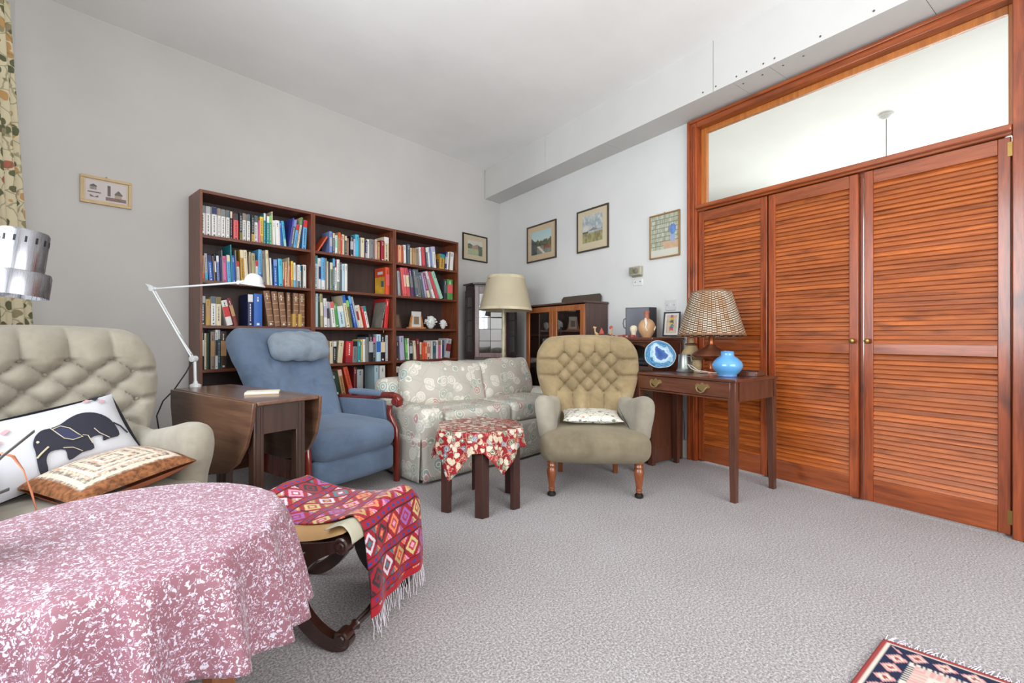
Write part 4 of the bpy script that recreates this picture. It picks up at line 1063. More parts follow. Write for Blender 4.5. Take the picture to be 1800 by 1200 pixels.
# ------------------------------------------------------------------ round coffee table under a pink cloth
CTX, CTY, CTZ, CTR = -.135, 1.402, .55, .335
ct = thing('coffee_table', 'round brown wooden coffee table beneath the pink flowered cloth', 'table', (CTX, CTY, 0))
M_CTW = wood('coffee_table_wood', (90, 52, 28), (150, 96, 58), 2, 1.0, 0.4)
obj('top', M().lathe([(.01, CTZ - .03), (CTR - .006, CTZ - .03), (CTR - .002, CTZ - .02), (CTR - .004, CTZ - .003), (.01, CTZ - .003)], 48), M_CTW, ct)
for a in (-18, 72, 162, 252):
    x, y = .20 * math.cos(R(a)), .20 * math.sin(R(a)); obj('leg', M().prism([(-.032, 0), (.032, 0), (.04, CTZ - .032), (-.04, CTZ - .032)], -.016, .016, 'xz', rotm(0, 0, R(a + 60), (x, y, 0))), M_CTW, ct, bev=.003)
def pink_cloth():
    t = NT('pink_sprig_cloth'); v0 = t.coord('Object'); nz = t.noisec(v0, 70, 2)
    v = t.mix(.035, v0, nz, 'ADD'); v = t.n('VectorMath', {'operation': 'ADD'}, i0=v, i1=(.3, .2, .1)).outputs[0]
    a = t.vor(v, 112); sep = t.n('SeparateColor', Color=a.outputs['Color'])
    m = t.math('MULTIPLY', t.ramp(a.outputs['Distance'], [(.36, (1, 1, 1, 1)), (.44, (0, 0, 0, 1))]), t.math('GREATER_THAN', sep.outputs[0], .42))
    b = t.vor(v, 190); s2 = t.n('SeparateColor', Color=b.outputs['Color'])
    m2 = t.math('MULTIPLY', t.ramp(b.outputs['Distance'], [(.28, (1, 1, 1, 1)), (.36, (0, 0, 0, 1))]), t.math('GREATER_THAN', s2.outputs[1], .55))
    e = t.vor(v, 26, 'DISTANCE_TO_EDGE'); m3 = t.ramp(e.outputs['Distance'], [(.008, (.4, .4, .4, 1)), (.02, (0, 0, 0, 1))])
    mm = t.math('MAXIMUM', t.math('MAXIMUM', m, m2), m3)
    t.bsdf(t.mix(mm, rgb(138, 92, 104), rgb(202, 194, 208)), .55, 0, t.bump(t.noise(v0, 8, 3), .12, .01), .4, sheen=.2); return t.m
def cloth_round(u, v):
    a = 2 * PI * u; dg = math.degrees(a)
    if v < .5:
        r = CTR * 1.004 * (v / .5); x, y = math.cos(a) * r, math.sin(a) * r
        ridge = .006 * math.exp(-((y - .12 + .25 * x) / .02) ** 2) * max(0, 1 - abs(x + .02) / .14)
        return (x, y, CTZ + .001 + ridge + .002 * fbm(x, y, 5))
    drop = .235 + .055 * math.cos(2 * a + R(10)); k = (v - .5) / .5
    fold = (.5 + .5 * math.cos(a * 19 + 1.4 * math.sin(a * 3) + .4)) ** 1.5; amp = .05 + .026 * math.sin(a * 2 + 1) ** 2
    r = CTR * 1.004 + .006 * min(1, k * 6) + (amp * fold) * k ** .75 + .012 * k
    return (math.cos(a) * r, math.sin(a) * r, CTZ + .001 - .005 * min(1, k * 8) - drop * k - .006 * (1 - fold) * k)
o = tag(obj('tablecloth', M().grid(cloth_round, 240, 44, wrapu=True), pink_cloth(), None, (CTX, CTY, 0), sharp=80, merge=True), 'pink tablecloth with white sprigs draped over the round coffee table', 'tablecloth')
o.modifiers.new('thickness', 'SOLIDIFY').thickness = .0016
M_THREAD = plain('loose_thread', (222, 212, 222), .8)
for a, l in ((-80, .06), (-74, .09)):
    x, y = .385 * math.cos(R(a)), .385 * math.sin(R(a)); obj('loose_thread', M().tube([(x, y, .372), (x + .004, y - .004, .35), (x + .012, y, .37 - l)], .0012, 5), M_THREAD, o)
# spiky plant standing on the cloth, its leaves reaching into view
pl = thing('potted_plant', 'potted plant with dark strap leaves and one drooping orange leaf at left edge', 'plant', (CTX - .262, CTY - .04, CTZ + .009))
obj('pot', M().lathe([(.045, 0), (.06, .05), (.068, .10), (.072, .105), (.066, .106), (.06, .09)], 24), plain('dark_pot', (52, 50, 52), .35), pl)
M_PLEAF = plain('dark_strap_leaf', (92, 92, 88), .5, var=.15); M_OLEAF = plain('orange_leaf', (206, 128, 92), .5, var=.1)
def strap(pts, w):
    m = M(); P = [Vector(p) for p in pts]; n = len(P); v = []; f = []
    for i in range(n):
        t = (P[min(i + 1, n - 1)] - P[max(i - 1, 0)]).normalized(); s = t.cross(Vector((0, 0, 1))).normalized() * w * (1 - (i / (n - 1)) ** 2 * .9)
        v += [tuple(P[i] - s), tuple(P[i] + Vector((0, 0, -w * .35))), tuple(P[i] + s)]
    for i in range(n - 1): f += [(3 * i, 3 * i + 1, 3 * i + 4, 3 * i + 3), (3 * i + 1, 3 * i + 2, 3 * i + 5, 3 * i + 4)]
    return m.add(v, f)
for pts, w, mt in (([(0, 0, .08), (.04, .0, .15), (.08, .0, .20), (.125, -.005, .245)], .012, M_PLEAF), ([(0, 0, .08), (.0, .03, .17), (.035, .03, .235)], .02, M_PLEAF),
                   ([(0, 0, .08), (.03, .06, .14), (.05, .11, .18)], .018, M_PLEAF), ([(0, 0, .08), (-.05, .04, .15), (-.09, .05, .2)], .018, M_PLEAF), ([(0, 0, .08), (.05, -.04, .12), (.10, -.05, .14)], .014, M_PLEAF),
                   ([(0, 0, .08), (.04, .02, .17), (.071, .023, .2), (.093, .007, .193), (.111, -.004, .163), (.12, .01, .11), (.125, .02, .07)], .0035, M_OLEAF)):
    l = obj('leaf', strap(pts, w), mt, pl); l.modifiers.new('thickness', 'SOLIDIFY').thickness = .002

# ------------------------------------------------------------------ X-frame stool and kilim throw
M_STOOL = wood('dark_mahogany', (32, 16, 12), (62, 34, 26), 2, 1.4, 0.25, 0, 0, 0.5)
st = thing('stool', 'dark X-frame stool with scrolled ends under the red woven throw', 'stool', (.392, 1.492, 0), R(39.2))
SW, SLN = .38, .45
def band(cl, w0, w1=None):
    P = [Vector(p) for p in cl]; n = len(P); L = []; Rr = []
    for i in range(n):
        t = (P[min(i + 1, n - 1)] - P[max(i - 1, 0)]).normalized(); nn = Vector((-t.y, t.x)); w = w0 if w1 is None else w0 + (w1 - w0) * math.sin(PI * i / (n - 1))
        L.append(tuple(P[i] + nn * w)); Rr.append(tuple(P[i] - nn * w))
    return L + Rr[::-1]
def cr(pts, n=5):
    out = []; P = [Vector(p) for p in pts]
    for i in range(len(P) - 1):
        p0, p1, p2, p3 = P[max(i - 1, 0)], P[i], P[i + 1], P[min(i + 2, len(P) - 1)]
        for j in range(n): t = j / n; out.append(tuple(.5 * ((2 * p1) + (p2 - p0) * t + (2 * p0 - 5 * p1 + 4 * p2 - p3) * t * t + (3 * p1 - p0 - 3 * p2 + p3) * t ** 3)))
    out.append(tuple(P[-1])); return out
cc = cr([(.005, .335), (.06, .318), (.12, .285), (.17, .235), (.19, .18), (.175, .125), (.135, .075), (.085, .04), (.035, .024), (-.01, .03), (-.022, .055)])
for x in (0, SW):
    fr = obj('side_frame', M().prism(band(cc, .014, .026), x - .016, x + .016, 'yz').prism([(SLN - p[0], p[1]) for p in band(cc, .014, .026)], x - .016, x + .016, 'yz'), M_STOOL, st, bev=.003)
    rail = cr([(-.005, .345), (.08, .325), (SLN / 2, .312), (SLN - .08, .325), (SLN + .005, .345)])
    obj('seat_rail', M().prism(band(rail, .016), x - .015, x + .015, 'yz'), M_STOOL, st, bev=.003)
    for y in (-.004, SLN + .004):
        for z in (.340, .048):
            obj('scroll', M().lathe([(.003, -.026), (.012, -.025), (.014, -.02), (.022, -.021), (.027, -.017), (.027, .017), (.022, .021), (.014, .02), (.012, .025), (.003, .026)], 20), M_STOOL, fr, (x, y, z), (0, PI / 2, 0))
for y in (-.004, SLN + .004):
    pr = [(.012, 0), (.012, .05), (.018, .06), (.012, .07), (.014, .14), (.02, .19), (.014, .24), (.012, .31), (.018, .32), (.012, .33), (.012, SW)]
    obj('stretcher', M().lathe(pr, 12), M_STOOL, st, (0, y, .05), (0, PI / 2, 0))
def seat_z(y): q = (y - SLN / 2) / (SLN / 2); return .352 + .045 * q * q
def padf(u, v): y = -.01 + (SLN + .02) * v; e = max(0, (1 - (2 * u - 1) ** 8) * (1 - (2 * v - 1) ** 10)); return (-.012 + (SW + .024) * u, y, seat_z(y) - .022 + .03 * e ** .5)
m = M().grid(padf, 16, 24).grid(lambda u, v: (padf(u, v)[0], padf(u, v)[1], seat_z(padf(u, v)[1]) - .035), 16, 24, flip=True)
obj('seat_pad', m, plain('gold_damask', (176, 138, 92), .6, var=.18), st, sharp=70)
th = thing('woven_throw', 'red kilim throw with coloured lozenges and white fringe over the stool', 'blanket', (.392, 1.492, 0), R(39.2))
TX0, TX1 = .045, .43
cl = [( SLN + .03, .30), (SLN + .035, .36), (SLN + .015, .405)] + [(SLN * (1 - k / 10), seat_z(SLN * (1 - k / 10)) + .016) for k in range(11)] + [(-.025, .402), (-.042, .375), (-.046, .33), (-.048, .25), (-.05, .17), (-.05, .085)]
cl = cr(cl, 8); acc = [0]
for i in range(1, len(cl)): acc.append(acc[-1] + math.hypot(cl[i][0] - cl[i - 1][0], cl[i][1] - cl[i - 1][1]))
TLEN = acc[-1]
def along(s):
    for i in range(1, len(acc)):
        if acc[i] >= s - 1e-9: k = (s - acc[i - 1]) / max(1e-9, acc[i] - acc[i - 1]); return (cl[i - 1][0] + (cl[i][0] - cl[i - 1][0]) * k, cl[i - 1][1] + (cl[i][1] - cl[i - 1][1]) * k)
    return cl[-1]
NU, NV = 150, 280
def throwf(u, v):
    y, z = along(TLEN * v); hang = max(0, min(1, (v - .62) / .38)); x = TX0 + (TX1 - TX0) * u
    if u > .88: z -= (u - .88) ** 1.3 * .6 * (1 - hang)
    return (x + .012 * hang * math.sin(v * 9), y - .010 * hang * (math.sin(u * 8 + 1) + .6 * math.sin(u * 17)) - .012 * hang, z + .004 * math.sin(u * 11 + v * 13) * (1 - hang) + .02 * hang * hang * (u - .3) * 0)
to = obj('kilim', M().grid(throwf, NU, NV), attr_mat('woven_kilim', .92, .5, 260, .2), th, sharp=80)
RED = (152, 26, 40); PAL = [(224, 128, 84), (206, 196, 206), (150, 92, 160), (60, 118, 128), (178, 150, 96), (222, 150, 176), (44, 40, 48), (196, 178, 120)]
def kil(i, co):
    u, v = (i % NU) / (NU - 1), (i // NU) / (NV - 1); X = u * (TX1 - TX0); T = v * TLEN; per = .125; b = int(T / per); t = (T / per) % 1
    if v > .975: return (160, 26, 38)
    if t < .30:      # dotted stripe
        if .11 < t < .19: return (52, 58, 132) if (X * 30 + b * .5) % 1 < .5 else (150, 28, 44)
        if t < .035 or t > .265: return (58, 18, 30)
        return (142, 22, 38) if (t < .08 or .22 < t < .24) else RED
    k = (t - .30) / .70; cw = .082; ci = int((X + .3 * cw * (b % 2)) / cw); q = ((X + .3 * cw * (b % 2)) / cw) % 1
    c = PAL[(ci * 3 + b * 5 + (ci * b) % 3) % 8]; c2 = PAL[(ci * 5 + b * 3 + 4) % 8]
    d = abs(q - .5) * 2 + abs(k - .5) * 2
    if d < .28: return c2
    if d < .52: return mixc(c2, RED, .75)
    if d < .86: return c
    if d > 1.42: return c2 if (int(q * 12) + int(k * 12)) % 2 else mixc(c2, RED, .4)
    if abs(q - .5) > .46: return (60, 20, 32)
    return RED if (int(k * 16)) % 2 else (146, 24, 40)
paint(to, kil)
to.modifiers.new('thickness', 'SOLIDIFY').thickness = .004
m = M(); rr = random.Random(11); pe = along(TLEN)
for k in range(34):
    u = (k + rr.random() * .6) / 34.5; p = throwf(u, 1.0); l = rr.uniform(.03, .062); m.tube([p, (p[0] + rr.uniform(-.006, .006), p[1] - .004, p[2] - l * .6), (p[0] + rr.uniform(-.012, .012), p[1] - rr.uniform(0, .012), max(.003, p[2] - l - .02))], .0011, 4)
obj('fringe', m, M_THREAD, th, kind='stuff')
m = M().grid(lambda u, v: (-.012 + .085 * u, *(lambda yz: (yz[0] + .002, yz[1] - .0085))(along(TLEN * (.56 + .15 * v)))), 10, 24); o = obj('pale_lining', m, plain('pale_lining_cloth', (172, 168, 148), .8, var=.08), th, sharp=80)
o.modifiers.new('thickness', 'SOLIDIFY').thickness = .002

# ------------------------------------------------------------------ rug lying in the corner of the view
rg = thing('rug', 'dark blue and pink oriental rug, its fringed corner at bottom right', 'rug', (1.855, .521, 0), R(0))
e1 = Vector((1.559 - 1.855, .510 - .521, 0)).normalized(); e2 = Vector((1.917 - 1.855, .258 - .521, 0)).normalized()
RW, RL = 1.0, .85
NR = 170
def rugf(u, v): p = e1 * (RW * u) + e2 * (RL * v); return (p.x, p.y, .009)
def rugc(i, co):
    u, v = (i % NR) / (NR - 1) * RW, (i // NR) / (NR - 1) * RL; e = min(u, v, RW - u, RL - v)
    NV_ = (32, 38, 66); PK = (204, 150, 146); CR_ = (206, 198, 186); RD = (150, 64, 62)
    if e < .012: return RD
    if e < .022: return CR_
    al = u if e == v or e == RL - v else v
    if e < .085:
        a = (al / .062) % 1; b_ = (e - .022) / .063; d = abs(a - .5) * 1.9 + abs(b_ - .5) * 2
        return RD if d < .3 else CR_ if d < .55 else PK if d < .85 else NV_
    if e < .10: return CR_ if (al * 80) % 1 < .6 else NV_
    if e < .135: return PK if (al * 60) % 1 < .5 else (196, 180, 170)
    if e < .15: return CR_
    if e < .16: return RD
    d = abs((u * 7) % 1 - .5) + abs((v * 7) % 1 - .5); return PK if d < .2 else (96, 44, 60) if d < .45 else (52, 60, 104)
ro = obj('pile', M().grid(rugf, NR, NR), attr_mat('rug_wool', .95, .5, 300), rg, sharp=80); paint(ro, rugc); sd = ro.modifiers.new('thickness', 'SOLIDIFY'); sd.thickness = .0085; sd.offset = -1
# normals of the sheet must look up
m = M()
for k in range(150):
    u = (k + rr.random()) / 150; p = e2 * (RL * u); q = p - e1 * rr.uniform(.02, .05) + e2 * rr.uniform(-.015, .015); m.tube([(p.x, p.y, .007), ((p.x + q.x) / 2, (p.y + q.y) / 2, .006), (q.x, q.y, .002)], .0014, 4)
obj('fringe', m, M_THREAD, rg, kind='stuff')
# ================================================================== furniture along the right-hand wall
M_RED = wood('red_mahogany', (62, 32, 22), (114, 66, 45), 1, 1.2, 0.3, 0.2, 0, 0.5)
M_REDV = wood('red_mahogany_upright', (58, 30, 22), (104, 60, 42), 2, 1.2, 0.32, 0, 0, 0.4)
M_BUR = wood('bureau_wood', (66, 36, 26), (112, 66, 46), 2, 1.1, 0.32, 0, 0, 0.4)
M_BURH = wood('bureau_wood_level', (70, 38, 26), (116, 68, 48), 1, 1.1, 0.32, 0, 0, 0.4)
M_BRASSD = plain('dull_brass', (176, 154, 108), 0.38, 0.85, var=.2)
# writing table with one long drawer
wt = thing('writing_table', 'small mahogany writing table with one drawer and tapering legs, by doors', 'table', (2.905, 1.838, 0), R(-1))
TX, TY, TZ = .245, .385, .742      # half depth (x), half length (y)
obj('top', M().box(-TX - .012, TX, -TY - .012, TY + .012, TZ - .018, TZ), M_RED, wt, bev=.004)
obj('side_rail', M().box(-TX + .03, TX - .03, -TY, -TY + .018, .605, TZ - .018), M_REDV, wt); obj('side_rail', M().box(-TX + .03, TX - .03, TY - .018, TY, .605, TZ - .018), M_REDV, wt)
obj('back_rail', M().box(TX - .02, TX, -TY + .03, TY - .03, .605, TZ - .018), M_RED, wt)
obj('front_rail', M().prism([(-TY + .03, .598), (-TY + .05, .612), (TY - .05, .612), (TY - .03, .598), (TY - .03, .622), (-TY + .03, .622)], -TX + .004, -TX + .022, 'yz'), M_RED, wt)
dr = obj('drawer', M().box(-TX - .002, -TX + .018, -TY + .033, TY - .033, .626, TZ - .022), M_RED, wt, bev=.003)
for y in (-.17, .19):
    h = obj('handle', M().prism(smooth_poly([(y - .052, .680), (y - .035, .700), (y - .018, .694), (y, .708), (y + .018, .694), (y + .035, .700), (y + .052, .680), (y + .03, .668), (y + .012, .656), (y, .650), (y - .012, .656), (y - .03, .668)], 3), -TX - .0055, -TX - .002, 'yz'), M_BRASSD, dr)
    pts = [(-TX - .006, y - .034, .682), (-TX - .022, y - .033, .672), (-TX - .026, y - .022, .652), (-TX - .026, y, .644), (-TX - .026, y + .022, .652), (-TX - .022, y + .033, .672), (-TX - .006, y + .034, .682)]
    obj('bail', M().tube(pts, .004, 8), M_BRASSD, h)
for sx in (-1, 1):
    for sy in (-1, 1):
        x0, y0 = sx * (TX - .02), sy * (TY - .02); v = []
        for z, r in ((0, .017), (.60, .024), (TZ - .018, .024)):
            cx, cy = x0 + sx * (.02 - r), y0 + sy * (.02 - r); v += [(cx - r, cy - r, z), (cx + r, cy - r, z), (cx + r, cy + r, z), (cx - r, cy + r, z)]
        f = [(3, 2, 1, 0), (8, 9, 10, 11)] + [(4 * k + i, 4 * k + (i + 1) % 4, 4 * k + 4 + (i + 1) % 4, 4 * k + 4 + i) for k in (0, 1) for i in range(4)]
        obj('leg', M().add(v, f), M_REDV, wt, bev=.002)
ZT = TZ + .0006
# bureau behind the armchair
bu = thing('bureau', 'dark wooden bureau with arched recess behind the right-hand velvet chair', 'cabinet', (2.90, 2.25, 0))
BW, BD, BH = .78, .39, .992
obj('top', M().box(-.02, BD, -.02, BW, BH - .022, BH), M_BURH, bu, bev=.005)
obj('top_moulding', M().box(-.008, BD, -.008, BW, BH - .04, BH - .022), M_BURH, bu, bev=.004)
obj('side_panel', M().box(.04, BD - .03, 0, .018, .13, BH - .04), M_BUR, bu); obj('side_panel', M().box(.01, BD - .03, BW - .018, BW, .0, BH - .04), M_BUR, bu)
obj('corner_post', M().box(0, .04, -.004, .04, 0, BH - .04), M_BUR, bu, bev=.003); obj('corner_post', M().box(BD - .035, BD - .002, -.004, .03, 0, BH - .04), M_BUR, bu, bev=.003)
obj('side_plinth', M().box(.04, BD - .035, -.004, .016, .02, .13), M_BUR, bu, bev=.003)
obj('back_panel', M().box(BD - .012, BD - .002, .03, BW - .018, .05, BH - .04), M_BUR, bu)
arch = [(.04, BH - .04), (.04, .80), (.06, .80), (.06, .89)] + [(.06 + (BW / 2 - .08) * (1 - math.cos(a)) / 1.0 * .5, .89 + .045 * math.sin(a)) for a in [PI * k / 10 for k in range(1, 10)]] + [(BW / 2 - .02, .89), (BW / 2 - .02, .80), (BW / 2 + .02, .80), (BW / 2 + .02, .89)] + [(BW / 2 + .02 + (BW / 2 - .08) * (1 - math.cos(a)) * .5, .89 + .045 * math.sin(a)) for a in [PI * k / 10 for k in range(1, 10)]] + [(BW - .06, .89), (BW - .06, .80), (BW - .018, .80), (BW - .018, BH - .04)]
obj('arched_fascia', M().prism(arch, .012, .026, 'yz'), M_BUR, bu)
obj('inner_shelf', M().box(.01, BD - .012, .04, BW - .018, .745, .765), M_BURH, bu)
obj('front_panel', M().box(.012, .03, .04, BW - .018, .03, .745), M_BUR, bu)
sb = thing('folded_cloth', 'folded grey cloth in the arched recess of the bureau', 'cloth', (3.02, 2.42, .7655))
obj('lower_fold', M().rbox((.16, .22, .03), .014, 6, (0, 0, .006), (0, 0, .016), nz=.003), plain('grey_cloth', (92, 94, 102), .9, var=.15), sb, sharp=80); obj('upper_fold', M().rbox((.15, .20, .028), .013, 6, (0, 0, .006), (.004, 0, .0455), nz=.003), plain('grey_cloth', (92, 94, 102), .9), sb, sharp=80)
# glass-fronted cabinet
M_CAB = wood('cabinet_frame_wood', (122, 64, 30), (178, 106, 58), 2, 1.2, 0.28, 0, 0, 0.5)
M_CABD = wood('cabinet_side_wood', (58, 40, 36), (92, 66, 58), 2, 1.0, 0.35, 0, 0, 0.3)
M_CGLASS = glass_mat('cabinet_glass', (.8, .78, .76), .12)
ca = thing('glazed_cabinet', 'wooden cabinet with two glazed doors standing behind the sofa end', 'cabinet', (3.0, 3.095, 0))
CW, CD, CHH = .91, .315, 1.335
obj('side_panel', M().box(.02, CD, 0, .018, 0, CHH - .02), M_CABD, ca, bev=.002); obj('side_panel', M().box(.02, CD, CW - .018, CW, 0, CHH - .02), M_CABD, ca, bev=.002)
obj('top', M().box(-.015, CD, -.015, CW + .015, CHH - .02, CHH), M_CABD, ca, bev=.005)
obj('back_panel', M().box(CD - .01, CD, .018, CW - .018, .05, CHH - .02), M_BUR, ca); obj('bottom', M().box(.02, CD - .01, .018, CW - .018, .05, .07), M_BUR, ca)
for z in (.42, .72, 1.02): obj('shelf', M().box(.03, CD - .01, .018, CW - .018, z - .016, z), M_BURH, ca)
for k in range(2):
    y0 = .004 + k * CW / 2; y1 = y0 + CW / 2 - .008; z0, z1 = .08, CHH - .03; w = .055
    d = obj('door', M().box(0, .02, y0, y0 + w, z0, z1).box(0, .02, y1 - w, y1, z0, z1).box(0, .02, y0 + w, y1 - w, z1 - w, z1).box(0, .02, y0 + w, y1 - w, z0, z0 + w), M_CAB, ca, bev=.003)
    obj('pane', M().box(.009, .012, y0 + w, y1 - w, z0 + w, z1 - w), M_CGLASS, d)
obj('plinth', M().box(.005, .03, .0, CW, 0, .07), M_CABD, ca)
for i, (y, z, s) in enumerate(((3.62, 1.0205, 1.1), (3.80, 1.0205, .9))):
    g = thing('glass_goblet', ['larger clear goblet, right of two behind the left cabinet door', 'smaller clear goblet, left of two behind the left cabinet door'][i], 'glass', (3.17, y, z), 0, 'goblets in the glazed cabinet')
    obj('foot', M().lathe([(.028 * s, 0), (.026 * s, .003), (.004 * s, .008), (.004 * s, .06 * s)], 14), M_CGLASS, g)
    obj('bowl', M().lathe([(.004 * s, .06 * s), (.026 * s, .075 * s), (.032 * s, .10 * s), (.028 * s, .135 * s)], 14, cap=False), M_CGLASS, g)
ty = thing('tray', 'dark rounded tray propped on edge behind top of the glazed cabinet', 'tray', (3.285, 3.45, CHH + .001))
obj('board', M().prism(smooth_poly([(-.285, 0), (-.285, .055), (-.27, .078), (-.24, .085), (.24, .085), (.27, .078), (.285, .055), (.285, 0)], 1), -.006, .006, 'yz', rotm(0, R(8), 0)), plain('tray_brown', (82, 70, 60), .5), ty)
obj('rim', M().tube([(x + .013, y, z) for y, z, x in [(-.285, .004, -.012), (-.285, .06, -.005), (-.265, .083, 0), (.265, .083, 0), (.285, .06, -.005), (.285, .004, -.012)]], .007, 8), plain('tray_rim', (40, 36, 34), .5), ty)

# ------------------------------------------------------------------ corner cabinet on a covered stand, floor lamp
M_CC = wood('corner_cabinet_wood', (40, 30, 30), (72, 54, 52), 2, 1.2, 0.3, 0, 0, 0.3)
M_CCD = wood('corner_cabinet_door_wood', (92, 70, 66), (138, 108, 100), 2, 1.2, 0.28, 0, 0, 0.4)
sd_ = thing('corner_stand', 'dark stand in the corner under a pale cloth', 'stand', (2.80, 4.43, 0), R(-35))
SW2 = .34
obj('top', M().prism([(-SW2, -.13), (SW2, -.13), (SW2, .02), (.10, .22), (-.10, .22), (-SW2, .02)], .70, .725, 'xy'), M_CC, sd_, bev=.004)
for x, y in ((-.29, -.10), (.29, -.10), (0, .17)): obj('leg', M().box(x - .02, x + .02, y - .02, y + .02, 0, .70), M_CC, sd_, bev=.003)
obj('apron', M().box(-.29, .29, -.11, -.09, .62, .70), M_CC, sd_)
cl_ = tag(obj('table_runner', M().prism([(-SW2 - .01, -.145), (SW2 + .01, -.145), (SW2 + .01, .02), (.10, .21), (-.10, .21), (-SW2 - .01, .02)], .7255, .731, 'xy').box(-SW2 - .01, .08, -.149, -.145, .685, .731), plain('pale_runner', (204, 196, 188), .85, var=.08, bump=.3, bscale=40), None, (2.80, 4.43, 0), (0, 0, R(-35)), bev=.002), 'pale cloth covering the corner stand', 'cloth')
cb = thing('corner_cabinet', 'small dark corner cabinet with leaded glass door, in the corner', 'cabinet', (2.83, 4.455, .7315), R(-35))
HH = .86; fr = [(-.30, .10), (-.185, -.06), (.185, -.06), (.30, .10)]
obj('carcase', M().prism([(-.30, .10), (-.185, -.03), (-.185, -.05), (.185, -.05), (.185, -.03), (.30, .10), (.05, .16), (-.05, .16)], 0, .05, 'xy').prism([(-.30, .10), (-.185, -.03), (-.185, -.05), (.185, -.05), (.185, -.03), (.30, .10), (.05, .16), (-.05, .16)], HH - .06, HH, 'xy').prism([(-.30, .10), (-.29, .115), (-.05, .168), (.05, .168), (.29, .115), (.30, .10), (.05, .155), (-.05, .155)], .05, HH - .06, 'xy'), M_CC, cb)
obj('cornice', M().prism([(-.335, .095), (-.205, -.085), (.205, -.085), (.335, .095), (.05, .165), (-.05, .165)], HH, HH + .022, 'xy'), M_CC, cb, bev=.006)
for z in (.33, .60): obj('shelf', M().prism([(-.28, .09), (-.18, -.03), (.18, -.03), (.28, .09), (.05, .15), (-.05, .15)], z - .008, z, 'xy'), M_CC, cb)
M_LEADG = glass_mat('leaded_glass', (.62, .62, .64), .35, .04); M_LEAD = plain('lead_came', (60, 60, 64), .5, .4)
for s in (-1, 1):      # canted glazed sides
    a = Vector((s * .30, .10, 0)); b_ = Vector((s * .185, -.055, 0)); dv = (b_ - a).normalized(); L_ = (b_ - a).length
    mt = Matrix(((dv.x, -dv.y, 0, a.x), (dv.y, dv.x, 0, a.y), (0, 0, 1, 0), (0, 0, 0, 1)))
    sp = obj('canted_side', M().box(0, .028, -.01, .01, .05, HH - .06, mt).box(L_ - .034, L_, -.01, .01, .05, HH - .06, mt).box(.028, L_ - .034, -.01, .01, .05, .09, mt).box(.028, L_ - .034, -.01, .01, HH - .13, HH - .06, mt), M_CC, cb)
    obj('pane', M().box(.028, L_ - .034, -.002, .002, .09, HH - .13, mt), M_CGLASS, sp); [obj('glazing_bar', M().box(.028, L_ - .034, -.004, .004, zz, zz + .008, mt), M_LEAD, sp) for zz in (.268, .448, .60)]
do = obj('door', M().box(-.18, -.13, -.075, -.052, .03, HH - .02).box(.13, .18, -.075, -.052, .03, HH - .02).box(-.13, .13, -.075, -.052, .03, .08).box(-.13, .13, -.075, -.052, HH - .10, HH - .02), M_CCD, cb, bev=.003)
for i in range(2):
    for j in range(5):
        x0 = -.13 + .13 * i; z0 = .08 + j * (HH - .18) / 5; mt = rotm(R(random.uniform(-2.2, 2.2)), 0, R(random.uniform(-2.2, 2.2)), (x0 + .065, -.064, z0 + .068))
        obj('pane', M().box(-.063, .063, -.0015, .0015, -.066, .066, mt), M_LEADG, do)
m = M().box(-.003, .003, -.069, -.059, .08, HH - .10)
for j in range(1, 5): m.box(-.13, .13, -.069, -.059, .077 + j * (HH - .18) / 5, .083 + j * (HH - .18) / 5)
obj('lead_cames', m, M_LEAD, do)
for k in range(3): obj('inlay', M().lathe([(.004, 0), (.006, .001), (.003, .0025)], 8), plain('dark_inlay', (52, 44, 44), .5), do, (-.155, -.075, .42 + k * .03), (PI / 2, 0, 0))

fl = thing('floor_lamp', 'tall floor lamp with cream drum shade and mottled pole behind the sofa', 'floor lamp', (2.675, 3.965, 0))
M_SHADE = plain('cream_shade', (186, 174, 148), .8, var=.04, bump=.25, bscale=160); M_TRIM = plain('shade_trim', (204, 192, 162), .7, var=.22)
def mottled():
    t = NT('mottled_pole'); v = t.coord('Object', (1, 1, .35)); n_ = t.noise(v, 26, 3, .6)
    t.bsdf(t.ramp(n_, [(.36, rgb(84, 70, 46)), (.46, rgb(176, 166, 128)), (.6, rgb(206, 200, 168))]), .45); return t.m
obj('base', M().lathe([(.105, 0), (.105, .012), (.06, .03), (.02, .05), (.018, .07)], 28), mottled(), fl)
obj('pole', M().lathe([(.016, .06), (.0165, .40), (.021, .42), (.016, .44), (.017, .80), (.022, .82), (.017, .84), (.0185, 1.0), (.022, 1.02), (.018, 1.04), (.012, 1.30)], 16), plain('painted_pole', (196, 188, 156), .5, var=.35), fl)
prof = [(.281, 1.275), (.190, 1.632), (.187, 1.632), (.278, 1.275)]
sh_ = obj('shade', M().lathe(prof, 48, cap=False), M_SHADE, fl, (0, 0, 0), (0, R(1.2), 0))
obj('lower_trim', M().lathe([(.283, 1.273), (.277, 1.30), (.274, 1.30), (.280, 1.273)], 48, cap=False), M_TRIM, sh_); obj('upper_trim', M().lathe([(.197, 1.605), (.192, 1.634), (.189, 1.634), (.194, 1.605)], 48, cap=False), M_TRIM, sh_)
obj('shade_carrier', M().tube([(-.19, 0, 1.60), (.19, 0, 1.60)], .003, 6).tube([(0, -.19, 1.60), (0, .19, 1.60)], .003, 6).tube([(0, 0, 1.29), (0, 0, 1.60)], .004, 6), M_BRASSD, fl)
obj('bulb', M().lathe([(.012, 1.33), (.016, 1.37), (.030, 1.42), (.024, 1.46), (.002, 1.475)], 16), plain('opal_bulb', (226, 224, 216), .3), fl)

